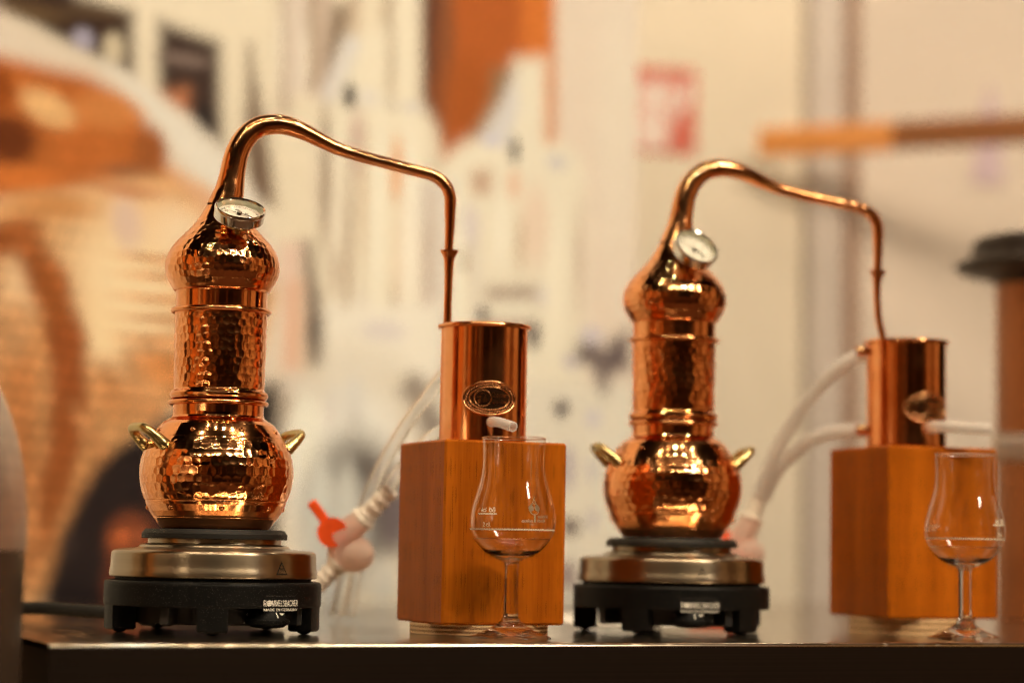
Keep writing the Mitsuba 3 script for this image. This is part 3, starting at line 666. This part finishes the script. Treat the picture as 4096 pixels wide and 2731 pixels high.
def still(x, y, face, turn, neck_az, dx, dz, th_pos, th_n, th_x, label, face_label):
    k = tag(key("copper_still"), label, "still", None)
    W, WP = at(x, y, 0, face), at(x, y, 0, face + turn)
    add(k + "__pot", POT_M, "copper", True, to_world=WP)
    for z, R in ((.1302, pot_r(.1302)), (.0800, pot_r(.0800))):
        n = 8
        tilt = 42 if z > .1 else -32
        for i in range(n):
            a = 360 / n * i + (22 if z > .1 else 5)
            add(k + "__pot__rivet", RIVET_M, "copper_plain", True, to_world=WP @ T().rotate([0, 0, 1], a).translate([0, -(R - .0002), z]).rotate([1, 0, 0], 90 - tilt))
    for az in (-66, 114):
        add(k + "__handle", HANDLE_M, "brass", True, to_world=WP @ T().rotate([0, 0, 1], az))
    add(k + "__pot_rim", torus(.0311, .0017, .1491), "copper_plain", True, to_world=W)
    add(k + "__column", COL_M, "copper", True, to_world=W)
    add(k + "__column_rim", torus(.0314, .0017, .2097), "copper_plain", True, to_world=W)
    add(k + "__head", HEAD_M, "copper", True, to_world=W)
    add(k + "__swan_neck", neck(dx, dz), "copper_plain", True, to_world=at(x, y, 0, neck_az))
    n = np.array(th_n) / np.linalg.norm(th_n)
    ax = np.array(th_x) - n * np.dot(th_x, n); ax /= np.linalg.norm(ax)
    thermometer(k + "__thermometer", frame(th_pos, ax, np.cross(n, ax), n))
    if face_label:
        labels[k + "__thermometer"] = {"label": face_label}
    return k

SL, SR = (-.1925, 1.489), (.1178, 1.640)
still(*SL, 7.4, 0, math.degrees(math.atan2(1.532 - SL[1], -.0440 - SL[0])), math.hypot(.1485, .043), 0.0, (-.178, 1.457, .2743), (.178, -.50, .845), (.978, .05, -.175),
      "left hammered copper still with a chrome thermometer, standing sharp on the nearer hot plate", "chrome dial thermometer with its needle near 40")
still(*SR, -4.1, -10, math.degrees(math.atan2(1.685 - SR[1], .2731 - SR[0])), math.hypot(.1553, .045), .0065, (.1311, 1.607, .2750), (.36, -.70, .62), (.87, .1, -.47),
      "right hammered copper still, slightly blurred, on the hot plate in front of the pale wall", "chrome dial thermometer turned towards the right")

# ------------------------------------------------------------------ electric hot plates
def sector(a0, a1, r0, r1, z0, z1, c=.0012):
    pts = []
    for z, e in ((z0, c), (z0 + c, 0), (z1, 0)):
        for a in np.linspace(a0, a1, 7):
            aa = np.clip(a, a0 + e / r1, a1 - e / r1)
            pts += [((r1 - e) * math.sin(aa), -(r1 - e) * math.cos(aa), z), ((r0 + e) * math.sin(aa), -(r0 + e) * math.cos(aa), z)]
    return hull(pts)
def uvz(m):
    v = np.asarray(m.vertices)
    return np.stack([v[:, 2] * 1.0, np.arctan2(v[:, 1], v[:, 0]) * .067 + .5], 1)
SKIRT = lathe(spline([(.0655, .0172), (.0699, .0172), (.0704, .0178), (.0705, .0200), (.0705, .0305), (.0702, .0320), (.0694, .0330), (.0680, .0334), (.0620, .0337), (.0615, .0325), (.0655, .0300), (.0655, .0172)], .0006), 160)
RING = lathe(spline([(.0640, .0353), (.0665, .0353), (.0671, .0357), (.0675, .0366), (.0675, .0380), (.0668, .0430), (.0666, .0490), (.0664, .0508), (.0655, .0522), (.0640, .0529), (.0600, .0535), (.0520, .0541), (.0498, .0545), (.0490, .0551), (.0484, .0559), (.0470, .0565), (.0455, .0568), (.0436, .0570), (.0433, .0574), (.0433, .0606)], .0006), 200)
DISC = lathe([(.0004, .0603), (.0470, .0603), (.0474, .0606), (.0474, .0634), (.0472, .0638), (.0452, .0664), (.0448, .0665), (.0200, .0665), (.0004, .0665)], 120)
LEG = sector(-.140, .140, .0540, .0702, .0018, .0325)
FOOT = cat(sphere((0, -.0620, .0022), .0045, 2, (1, 1, .5)))
UNDER = lathe([(.0004, .0060), (.0500, .0060), (.0520, .0066), (.0530, .0310), (.0635, .0330), (.0640, .0356), (.0004, .0356)], 48)
LUG = sector(-.05, .05, .0500, .0640, .0060, .0300, .0006)
KNOB = cat(lathe([(.0004, .0048), (.0060, .0048), (.0105, .0056), (.0118, .0066), (.0136, .0074), (.0138, .0080), (.0138, .0100), (.0134, .0106), (.0124, .0110), (.0090, .0150), (.0082, .0172), (.0004, .0172)], 72),
           *[box(.0136, .0141, -.00022, .00022, .0078, .0102).apply_transform(trimesh.transformations.rotation_matrix(i * 2 * PI / 60, [0, 0, 1])) for i in range(60)])
def brand():
    h, y0 = .0038, 0.0
    a = text("R", h, .00006, False, width=.0021)
    b = shift(text("MMELSBACHER", h, .00006, False, width=.0217), .0061)
    globe = shift(extrude(Point(0, 0).buffer(.00185).difference(union_all([LineString([(-.002, .0007), (.002, .0007)]).buffer(.00007), LineString([(-.002, -.0007), (.002, -.0007)]).buffer(.00007), Point(0, 0).buffer(.0011).boundary.buffer(.00006)])), .00006), .0041, h / 2)
    c = shift(text("MADE IN GERMANY", .0016, .00006, False, width=.0276), .0001, -.0030)
    arrow = extrude(Polygon([(.0118, -.0044), (.0162, -.0044), (.0140, -.0060)]), .00006)
    line = extrude(Polygon([(.002, .0064), (.026, .0064), (.026, .00652), (.002, .00652)]), .00004)
    return shift(cat(a, b, globe, c, arrow), -.0140), shift(line, -.0140)
def heat_sign():
    out = Polygon([(-.0046, 0), (.0046, 0), (0, .0086)])
    inn = Polygon([(-.00340, .00075), (.00340, .00075), (0, .0070)])
    waves = [LineString([(x + .0003 * math.sin(t * 5), .0017 + t * .0027) for t in np.linspace(0, 1, 14)]).buffer(.0002) for x in (-.0010, 0, .0010)]
    return extrude(union_all([out.difference(inn), *waves, LineString([(-.0017, .0012), (.0017, .0012)]).buffer(.00015)]), .00005)
BR, BL = brand()
BRAND_M, LINE_M = wrap(BR, .0705, math.radians(38), .0188, .00004), wrap(BL, .0705, math.radians(38), .0188, .00003)
HEAT_M = wrap(heat_sign(), lambda z: np.interp(z, [.0366, .0380, .0430, .0490, .0508], [.0675, .0675, .0668, .0666, .0664]), math.radians(39.5), .0383, .00016)
def hot_plate(x, y, face, turn, label):
    k = tag(key("hot_plate"), label, "hot plate")
    W = at(x, y, 0, face + turn)
    add(k + "__base", SKIRT, "black_plastic", 40, to_world=W)
    add(k + "__base__lettering", BRAND_M, "white_print", to_world=W)
    add(k + "__base__moulded_line", LINE_M, "grey_line", to_world=W)
    for i in range(5):
        R = W @ T().rotate([0, 0, 1], 72 * i)
        add(k + "__leg", LEG, "black_plastic", 35, to_world=R)
        add((k + "__leg" if i == 0 else f"{k}__leg_{i:03d}") + "__foot", FOOT, "rubber", True, to_world=R)
    add(k + "__underside", UNDER, "recess", 40, to_world=W)
    for a in (-28, 60, 104, 165, 250):
        add(k + "__underside__lug", LUG, "recess", to_world=W @ T().rotate([0, 0, 1], a))
    add(k + "__knob", KNOB, "black_plastic", 35, to_world=W @ T().translate([.0345, -.0500, 0]))
    add(k + "__knob__mark", cat(*[shift(extrude(Polygon([(-.0003, 0), (.0003, 0), (.0003, .0042), (-.0003, .0042)]), .00005), 0, 0, 0)]), "white_print",
        to_world=W @ T().translate([.0345, -.0500, 0]).rotate([0, 0, 1], 32).translate([0, -.0123, .0115]).rotate([1, 0, 0], 52))
    add(k + "__knob__number", shift(text("6", .0016, .00005, True, center=True), 0, 0, 0), "white_print", to_world=W @ T().rotate([0, 0, 1], 24).translate([0, -.0533, .0125]).rotate([1, 0, 0], 90))
    add(k + "__casing", RING, "steel", True, to_world=W, uv=uvz(RING))
    add(k + "__casing__heat_symbol", HEAT_M, "black_print", to_world=W)
    add(k + "__cooking_disc", DISC, "iron", 30, to_world=W)
scene["grey_line"] = two(pr((.10, .09, .08), .5))
hot_plate(*SL, 7.4, 0, "black and steel electric hot plate under the left still with sharp white lettering")
hot_plate(*SR, -4.1, -21, "black and steel electric hot plate under the right still, its lettering blurred")

# ------------------------------------------------------------------ condensers on wooden boxes
def badge_parts(k, W, R, az, z):
    def el(a, b, n=72):
        t = np.arange(n) * 2 * PI / n
        return np.stack([a * np.cos(t), b * np.sin(t)], 1)
    def put(name, m, mat, off, smooth=False, edge=.0009):
        return add(k + name, wrap(m, R, az, z, off, edge), mat, smooth, to_world=W)
    def ring(a, b, r):
        p = np.c_[el(a, b, 120), np.zeros(120)]
        p = np.vstack([p, p[:2]])
        return tube(p, r, 10, False)
    put("", extrude(Polygon(el(.0182, .0111)), .0011), "copper_dark", -.0001)
    put("__outer_rim", ring(.0182, .0111, .00085), "copper_worn", .0009, True)
    put("__inner_rim", ring(.0136, .0077, .00050), "copper_worn", .0010, True)
    beads = []
    g = np.random.default_rng(5)
    t = np.linspace(0, 2 * PI, 241)
    L = np.cumsum(np.r_[0, np.hypot(np.diff(.0159 * np.cos(t)), np.diff(.0094 * np.sin(t)))])
    for s in np.arange(0, L[-1] - .0005, .00115):
        a = np.interp(s, L, t) + g.normal(0, .01)
        m = sphere((0, 0, 0), .00062, 1, (1.25, .75, .8))
        m.apply_transform(trimesh.transformations.rotation_matrix(a + PI / 2 + g.choice([-.7, .5]), [0, 0, 1]))
        beads.append(shift(m, .0159 * math.cos(a), .0094 * math.sin(a), .0011))
    put("__wreath", cat(*beads), "copper_worn", 0, True, .002)
    cx = -.0048
    put("__roundel", shift(ring(.0054, .0054, .00035), cx, 0), "copper_worn", .0011, True)
    pot = Polygon([(-.0013, -.0028), (.0013, -.0028), (.0018, -.0014), (.0015, -.0004), (.0006, .0006), (.0006, .0016), (-.0002, .0030), (-.0003, .0016), (-.0012, -.0004), (-.0017, -.0014)])
    arm = union_all([LineString([(-.0002, .0030), (-.0010, .0034), (-.0022, .0026)]).buffer(.00028), LineString([(-.0042, .0009), (-.0018, .0009)]).buffer(.0003), LineString([(-.0026, .0009), (-.0026, -.0006)]).buffer(.00022),
                     Polygon([(-.0040, -.0010), (-.0024, -.0010), (-.0026, -.0036), (-.0038, -.0036)])])
    put("__still_emblem", shift(extrude(union_all([affinity.translate(pot, .0014, 0), affinity.translate(arm, .0008, 0)]), .0006), cx, 0), "copper_worn", .0010)
    t1 = cat(text("C", .0034, .0006, True, .85, .28), shift(text("opper", .0027, .0006, True, .82, .28), .0026, .0004))
    put("__lettering", shift(t1, -.0006, .0003), "copper_worn", .0010)
    put("__lower_lettering", shift(text("garden", .0021, .0006, True, 1.0, .05), .0014, -.0034), "copper_worn", .0010)
    return k

scene["copper_can"] = two(pr(COPPER_T, smudge(.08, .20, 40.0), 1.0))
def condenser(x, y, z0, face, hoseaz, label, spout_pts, inlet, hr=.0034):
    """Open copper can with a rolled rim, an oval maker's badge, a spout at its foot and two water stubs; z0 is the box top it stands on."""
    k = tag(key("condenser"), label, "condenser")
    W = at(x, y, z0, face)
    can = lathe(resample([(.0004, .0004), (.0286, .0004), (.0295, .0010), (.0295, .0785)], .0012), 160)
    add(k + "__body", can, "copper_can", 40, to_world=W)
    inside = lathe([(.0289, .0785), (.0289, .0020), (.0004, .0020)], 96)
    add(k + "__body__lining", inside, "copper_plain", 40, to_world=W)
    add(k + "__rim", torus(.0303, .0016, .0785), "copper_plain", True, to_world=W)
    badge_parts(k + "__badge", W, .0295, 0.0, .0285)
    for h in (.0720, .0130):
        st = lathe([(.0032, 0), (.0036, 0), (.0036, .008), (.0030, .008)], 28)
        add(k + "__water_stub", st, "copper_worn", 40, to_world=W @ T().rotate([0, 0, 1], hoseaz).translate([0, -.0290, h]).rotate([1, 0, 0], 90))
    sp = spline(np.array(spout_pts), .0006)
    d = sp[1] - sp[0]; d /= np.linalg.norm(d)
    stub = tube([sp[0] - d * .004, sp[0] + d * .003, sp[0] + d * .0045], [.0033, .0033, .0029], 28)
    add(k + "__spout", stub, "copper_worn", 40)
    o = tube(sp[3:], hr, 28, False)
    q = len(sp[3:]) - 1
    ends = [mesh_of(np.vstack([np.asarray(o.vertices)[q * 28:(q + 1) * 28], p_in]), [(a, (a + 1) % 28, 28 + (a + 1) % 28) for a in range(28)] + [(a, 28 + (a + 1) % 28, 28 + a) for a in range(28)])
            for p_in in [sp[-1] + (np.asarray(o.vertices)[q * 28:(q + 1) * 28] - sp[-1]) * .73]]
    add(k + "__spout_hose", cat(o, *ends), "silicone", True)
    p = spline(np.array(inlet), .0008)
    add(k + "__inlet_pipe", tube(p[:, :3], p[:, 3], 32, False, .0003), "copper_plain", True)
    return k

def wooden_box(x, y, z0, z1, s, rot, label):
    k = tag(key("wooden_box"), label, "wooden box")
    W = at(x, y, 0, rot)
    add(k + "__block", box(-s / 2, s / 2, -s / 2, s / 2, z0, z1, .0014), "cherry_wood", to_world=W)
    n, h = 5, z0 - .0006
    for i in range(n):
        add(k + "__plywood_layer", lathe([(.0004, .0004 + h * i / n), (.0466, .0004 + h * i / n), (.0466 - .0003 * (i % 2), .0004 + h * (i + .93) / n), (.0004, .0004 + h * (i + .93) / n)], 64),
            "ply_dark" if i % 2 else "ply_light", to_world=W)
    return k

BX1, BX2 = (-.0190, 1.5345), (.3016, 1.6980)
wooden_box(*BX1, .0075, .1280, .0870, 22.6, "nearer cherry wood box behind the sharp glass, turned to show two faces")
wooden_box(*BX2, .0120, .1368, .0908, 19.7, "farther cherry wood box at the right, slightly blurred behind the second glass")
C1, C2 = (-.0188, 1.5350), (.2954, 1.6900)
condenser(*C1, .1283, 9.5, -152, "copper condenser can with a sharp oval badge on the nearer wooden box",
          [(-.0131, 1.5065, .1408), (-.0120, 1.4990, .1409), (-.0085, 1.4890, .1402), (-.0030, 1.4800, .1382), (.0018, 1.4730, .1364)],
          [(-.0438, 1.532, .2590, .0064), (-.0438, 1.532, .2575, .0058), (-.0438, 1.532, .2550, .0044), (-.0438, 1.532, .2520, .0036), (-.0439, 1.532, .2456, .0031), (-.0440, 1.532, .2321, .0028), (-.0442, 1.532, .2169, .0027), (-.0441, 1.532, .1700, .0027)])
condenser(*C2, .1371, 23.0, -112, "copper condenser can with a blurred badge on the farther wooden box at the right",
          [(.3075, 1.6640, .1508), (.3110, 1.6560, .1512), (.3180, 1.6490, .1512), (.3330, 1.6430, .1502), (.3484, 1.6390, .1490)],
          [(.2731, 1.685, .2695, .0064), (.2731, 1.685, .2680, .0058), (.2730, 1.685, .2655, .0044), (.2728, 1.685, .2620, .0035), (.2726, 1.685, .2567, .0030), (.2730, 1.685, .2450, .0027), (.2740, 1.685, .2330, .0027), (.2769, 1.685, .2195, .0027), (.2790, 1.685, .2000, .0027)], .0044)

# ------------------------------------------------------------------ tasting glasses
OUT = [(.0262, .0006), (.0260, .0013), (.0225, .0029), (.0170, .0052), (.0125, .0074), (.0085, .0100), (.0060, .0122), (.0048, .0142), (.0044, .0170), (.0043, .0300), (.0043, .0455), (.0045, .0475), (.0052, .0490),
       (.0090, .0506), (.0135, .0526), (.0175, .0552), (.0208, .0585), (.0236, .0622), (.0258, .0662), (.0271, .0705), (.0275, .0742), (.0273, .0785), (.0266, .0830), (.0254, .0880), (.0238, .0935), (.0221, .0990), (.0209, .1045), (.0203, .1100), (.0201, .1160), (.0203, .1225), (.0205, .1276)]
def glass_profiles():
    """(solid foot, stem and thick bottom of the bowl; the thin wall of the bowl; the outside)."""
    o = spline(OUT, .0007)
    t = np.gradient(o, axis=0); t /= np.linalg.norm(t, axis=1, keepdims=True)
    sel = (o[:, 1] > .0500) & (o[:, 1] < .0640)
    up, nt = o[sel], t[sel]
    thick = np.interp(up[:, 1], [.050, .0525, .056, .0640], [.0030, .0017, .0008, .0003])
    inn = up + np.stack([-nt[:, 1], nt[:, 0]], 1) * thick[:, None]
    inn = inn[(inn[:, 0] > .0012)]
    solid = np.vstack([[(.0001, .0012), (.0060, .0014), (.0225, .0006)], o[o[:, 1] < .0640], inn[::-1], [(.0008, inn[0, 1] - .0002), (.0001, inn[0, 1] - .0002)]])
    return solid, o[o[:, 1] > .0632], o
GLASS_S, GLASS_W, GLASS_O = glass_profiles()
GLASS_M, WALL_M = lathe(GLASS_S, 160), lathe(GLASS_W, 160)
RIM_M = torus(GLASS_W[-1, 0] - .0002, .00048, GLASS_W[-1, 1], 160, 12)
for m_ in (GLASS_M, RIM_M):
    if m_.volume < 0:
        m_.invert()
def glass_r(z):
    return np.interp(z, GLASS_O[GLASS_O[:, 1] > .05][:, 1], GLASS_O[GLASS_O[:, 1] > .05][:, 0])
def glass_print():
    zl = .0693
    r_l = lambda z: glass_r(z)
    ring = lathe([(glass_r(np.array([zl - .0004]))[0] + .00016, zl - .00045), (glass_r(np.array([zl]))[0] + .00024, zl), (glass_r(np.array([zl + .0004]))[0] + .00016, zl + .00045)], 160)
    front = [wrap(text("2", .0027, .00005, True, .95, center=True), r_l, math.radians(-40.5), zl + .0016, .00018), wrap(text("cl", .0027, .00005, True, .95, center=True), r_l, math.radians(-33.5), zl + .0016, .00018),
             wrap(text("4cl", .0026, .00005, True, .85, center=True), r_l, math.radians(-42), zl + .0108, .00018), wrap(text("bö", .0029, .00005, True, 1.0, center=True), r_l, math.radians(-28), zl + .0108, .00018),
             wrap(extrude(Polygon([(-.0072, 0), (.0072, 0), (.0072, .0008), (-.0072, .0008)]), .00005), r_l, math.radians(-36), zl + .0092, .00018)]
    az = math.radians(148)
    cherry = union_all([Point(-.0023, .0143).buffer(.0020), Point(.0023, .0143).buffer(.0020),
                        *[LineString([(x0 + (x1 - x0) * t + b * t * (1 - t), z0 + (z1 - z0) * t) for t in np.linspace(0, 1, 10)]).buffer(.00025) for x0, z0, x1, z1, b in ((-.0018, .0162, -.0006, .0200, -.001), (.0016, .0162, -.0006, .0200, .002), (-.0006, .0200, -.0014, .0214, 0))]])
    rim = Point(0, .0137).buffer(.0036).boundary.buffer(.0003)
    trunk = Polygon([(-.0006, .0098), (.0006, .0098), (.0006, .0062), (.0008, .0052), (-.0008, .0052), (-.0006, .0062)])
    back = [wrap(extrude(union_all([cherry, rim, trunk]), .00005), r_l, az, zl, .00018),
            wrap(shift(text("Schweizer", .0019, .00005, True, width=.0094), -.0116), r_l, az, zl + .0080, .00018),
            wrap(shift(text("Kirsch", .0019, .00005, True, width=.0066), -.0084), r_l, az, zl + .0053, .00018),
            wrap(shift(text("suisse", .0019, .00005, True, width=.0078), .0014), r_l, az, zl + .0053, .00018)]
    return ring, cat(*front), cat(*back)
G_RING, G_FRONT, G_BACK = glass_print()
def tasting_glass(x, y, rot, label):
    k = tag(key("tasting_glass"), label, "glass")
    W = at(x, y, .0002, rot)
    add(k + "__stem_and_foot", GLASS_M, "glass", 50, to_world=W)
    add(k + "__bowl", WALL_M, "pane_glass", True, to_world=W)
    add(k + "__bowl__rim", RIM_M, "glass", True, to_world=W)
    add(k + "__fill_line", G_RING, "etch", True, to_world=W)
    add(k + "__measure_print", G_FRONT, "etch", to_world=W)
    add(k + "__emblem_print", G_BACK, "etch", to_world=W)
tasting_glass(.0022, 1.4480, 0, "empty stemmed tasting glass with sharp white measure marks in front of the nearer wooden box")
tasting_glass(.3145, 1.5660, 84, "empty stemmed tasting glass with blurred marks in front of the farther wooden box at right")

# ------------------------------------------------------------------ water hoses and taps behind
def hose(name, pts, r, mat, label, cat_="hose", group=None):
    k = tag(key(name), label, cat_, group)
    p = spline(np.array(pts), .003)
    p[1:-1] = (p[:-2] + 2 * p[1:-1] + p[2:]) / 4
    n, L = 24, len(p)
    o, i_ = np.asarray(tube(p, r, n, False).vertices), np.asarray(tube(p, r * .68, n, False).vertices)
    ring = np.arange(n)
    ends = [np.stack([ring + a, (ring + 1) % n + a, (ring + 1) % n + a + L * n, ring + a + L * n], 1) for a in (0, (L - 1) * n)]
    ends = [np.vstack([q[:, [0, 1, 2]], q[:, [0, 2, 3]]]) for q in ends]
    f = grid_faces(L, n, True)
    m = mesh_of(np.vstack([o, i_]), np.vstack([f, f[:, ::-1] + L * n, ends[0][:, ::-1], ends[1]]))
    if m.volume < 0:
        m.invert()
    if mat == "hose_mix":
        add(k + "__wall", tube(p, r, n, False), "hose_clear", True)
        return
    add(k + "__wall", m, mat, 50)
hose("water_hose", [(-.0310, 1.566, .1905), (-.0410, 1.564, .1835), (-.0489, 1.563, .1738), (-.0571, 1.575, .1631), (-.0713, 1.60, .1468), (-.0856, 1.63, .1266), (-.0987, 1.655, .1037), (-.1085, 1.68, .0803), (-.1168, 1.70, .0551), (-.1235, 1.72, .0325), (-.1290, 1.735, .0095), (-.1310, 1.74, .0045)], .0050, "hose_glass", "clear hose sweeping down from the nearer condenser behind the red tap to the counter")
hose("water_hose", [(-.0310, 1.566, .1440), (-.0500, 1.570, .1370), (-.0660, 1.595, .1240), (-.0800, 1.625, .1095), (-.0870, 1.640, .1000)], .0050, "hose_glass", "short clear hose from the nearer condenser to the tap with the red lever")
hose("water_hose", [(-.1115, 1.69, .0480), (-.1140, 1.70, .0300), (-.1180, 1.72, .0100), (-.1190, 1.725, .0046)], .0040, "hose_glass", "short clear hose hanging down from the tap with the red lever")
hose("water_hose", [(.2690, 1.695, .2088), (.2542, 1.71, .2018), (.2385, 1.73, .1875), (.2244, 1.75, .1679), (.2118, 1.77, .1440), (.2019, 1.79, .1159), (.1975, 1.80, .0990)], .0056, "hose_mix", "upper milky hose curving left and down from the farther condenser")
hose("water_hose", [(.2690, 1.695, .1500), (.2522, 1.72, .1503), (.2364, 1.74, .1468), (.2214, 1.77, .1356), (.2086, 1.79, .1179), (.2021, 1.80, .1000)], .0056, "hose_mix", "lower milky hose curving left and down from the farther condenser")

def tap(pts, label, red=True):
    """Plastic three-way tap: pts gives lever tip, lever foot, hub, body end, bulb, upper barb start and end, lower barb start and end."""
    k = tag(key("hose_tap"), label, "tap")
    P = {n: np.array(p) for n, p in pts.items()}
    ax = P["up1"] - P["lo1"]; ax /= np.linalg.norm(ax)
    add(k + "__body", cat(tube([P["lo0"], P["hub"] * .5 + P["body"] * .5, P["up0"]], [.0075, .0105, .0085], 28)), "pink_plastic", 40)
    add(k + "__bulb", sphere(P["bulb"], .0145, 3, (1.0, 1.0, .92)), "pink_plastic", True)
    for a, b, nm in (("up0", "up1", "connector"), ("lo0", "lo1", "connector")):
        d = P[b] - P[a]
        path, rad = [], []
        for i, t in enumerate(np.linspace(0, 1, 17)):
            path.append(P[a] + d * t)
            rad.append((.0098 if i < 2 else .0062 + .0014 * ((i % 4) / 3)) * (1 - .12 * t))
        add(k + "__" + nm, tube(path, rad, 28), "milky_solid", 40)
    dl = P["tip"] - P["foot"]; L = np.linalg.norm(dl); dl /= L
    sx = np.cross(dl, [0, -1, 0]); sx /= np.linalg.norm(sx)
    add(k + "__lever", box(-.0036, .0036, -.0022, .0022, -.004, L, .0012), "red_plastic", to_world=frame(P["foot"], sx, np.cross(dl, sx), dl))
    add(k + "__lever__hub", trimesh.creation.cylinder(.0108, .012, sections=40), "red_plastic", 40, to_world=frame(P["hub"], sx, dl, np.cross(sx, dl)))
    return k
scene["milky_solid"] = two(pr((.88, .84, .76), .32))
tap(dict(tip=(-.1437, 1.645, .0887), foot=(-.1308, 1.645, .0721), hub=(-.1275, 1.646, .0668), body=(-.1178, 1.652, .0595), bulb=(-.1120, 1.655, .0515), up0=(-.1065, 1.650, .0765), up1=(-.0850, 1.642, .0985), lo0=(-.1235, 1.652, .0445), lo1=(-.1390, 1.652, .0270)),
    "plastic tap with a bright red lever between the left still and its condenser")
tap(dict(tip=(.1700, 1.806, .0760), foot=(.1773, 1.802, .0600), hub=(.1773, 1.803, .0590), body=(.1860, 1.805, .0660), bulb=(.1885, 1.803, .0560), up0=(.1925, 1.80, .0840), up1=(.1985, 1.80, .1010), lo0=(.1790, 1.805, .0560), lo1=(.1680, 1.805, .0420)),
    "whitish plastic hose tap half hidden behind the right still")

# ------------------------------------------------------------------ things round about
k = tag("power_cable", "black power cable leaving the left hot plate across the counter", "cable")
p = spline([(-.2560, 1.520, .0135), (-.2729, 1.545, .0100), (-.2973, 1.575, .0098), (-.3194, 1.60, .0100), (-.3482, 1.63, .0090), (-.3700, 1.66, .0060)], .003)
add(k + "__sheath", tube(p, .0046, 20), "rubber", True)

k = tag("steel_drum", "tall round steel drum with a rounded shoulder at the left edge of the picture", "drum")
DR = at(-.3660, 1.245)
dr_prof = spline([(.0600, .1640), (.0700, .1570), (.0800, .1455), (.0880, .1290), (.0945, .1080), (.0985, .0840), (.0997, .0640), (.1000, .0520)], .002)[::-1]
DM = lathe(dr_prof, 160)
add(k + "__shoulder", DM, "drum_steel", True, to_world=DR, uv=uvz(DM))
add(k + "__lid", lathe([(.0600, .1642), (.0400, .1690), (.0003, .1710)], 96), "steel_plain", 30, to_world=DR)
add(k + "__body", lathe([(.0990, FLOOR + .002), (.0992, .0519)], 128), "drum_dark", True, to_world=DR)
scene["drum_steel"] = two(pr(mikit.proc(lambda p, n, uv: mi.Color3f(.86, .82, .75) * (.9 + .2 * mikit.noise(p.z * 1800, 2.0, 1.0))), .40, 1.0))
scene["drum_dark"] = two(pr((.040, .026, .018), .30))

k = tag("copper_column", "blurred upright copper column with a dark brimmed lid at the right edge", "copper column")
CC = at(.4985, 2.10)
scene["copper_dull"] = two(pr(mikit.proc(lambda p, n, uv: mikit.mix((.46, .17, .06), (.24, .08, .028), mikit.fbm(p.x * 40, p.y * 40, p.z * 6))), .42, .75))
add(k + "__tube", lathe([(.0466, .0006), (.0470, .31)], 96), "copper_dull", True, to_world=CC)
scene["lid_dark"] = two(pr((.022, .014, .010), .45, .2, specular=.3))
add(k + "__lid", lathe(spline([(.0480, .312), (.0560, .316), (.0820, .3235), (.0845, .3275), (.0800, .3310), (.0700, .3360), (.0690, .3450), (.0640, .3530), (.0400, .3565), (.0004, .3570)], .0015), 96), "lid_dark", 40, to_world=CC)

k = tag("acrylic_tube", "clear horizontal plastic tube running behind the right glass towards the copper column", "plastic tube")
p = np.array([(.4160, 1.946, .1511), (.4600, 1.944, .1510), (.5400, 1.936, .1509)])
add(k + "__wall", tube(p, .0130, 36, False), "bar_acrylic", True)
add(k + "__foot", cat(box(.505, .517, 1.930, 1.946, .0004, .139, .001)), "steel_plain")

k = tag("paper_sheet", "white paper sheet lying on the counter behind the right hot plate", "paper")
scene["paper_white"] = two({"type": "diffuse", "reflectance": rgb(.86, .84, .80)})
add(k + "__sheet", mesh_of([(.055, 1.70, .0006), (.150, 1.735, .0006), (.120, 2.02, .0009), (.030, 1.985, .0006)], [(0, 1, 2), (0, 2, 3)]), "paper_white")
k = tag("red_card", "small red card lying on the counter under the right still", "card")
add(k + "__card", box(.140, .172, 1.735, 1.790, .0010, .0040, .0005), "red_plastic")
lamps()
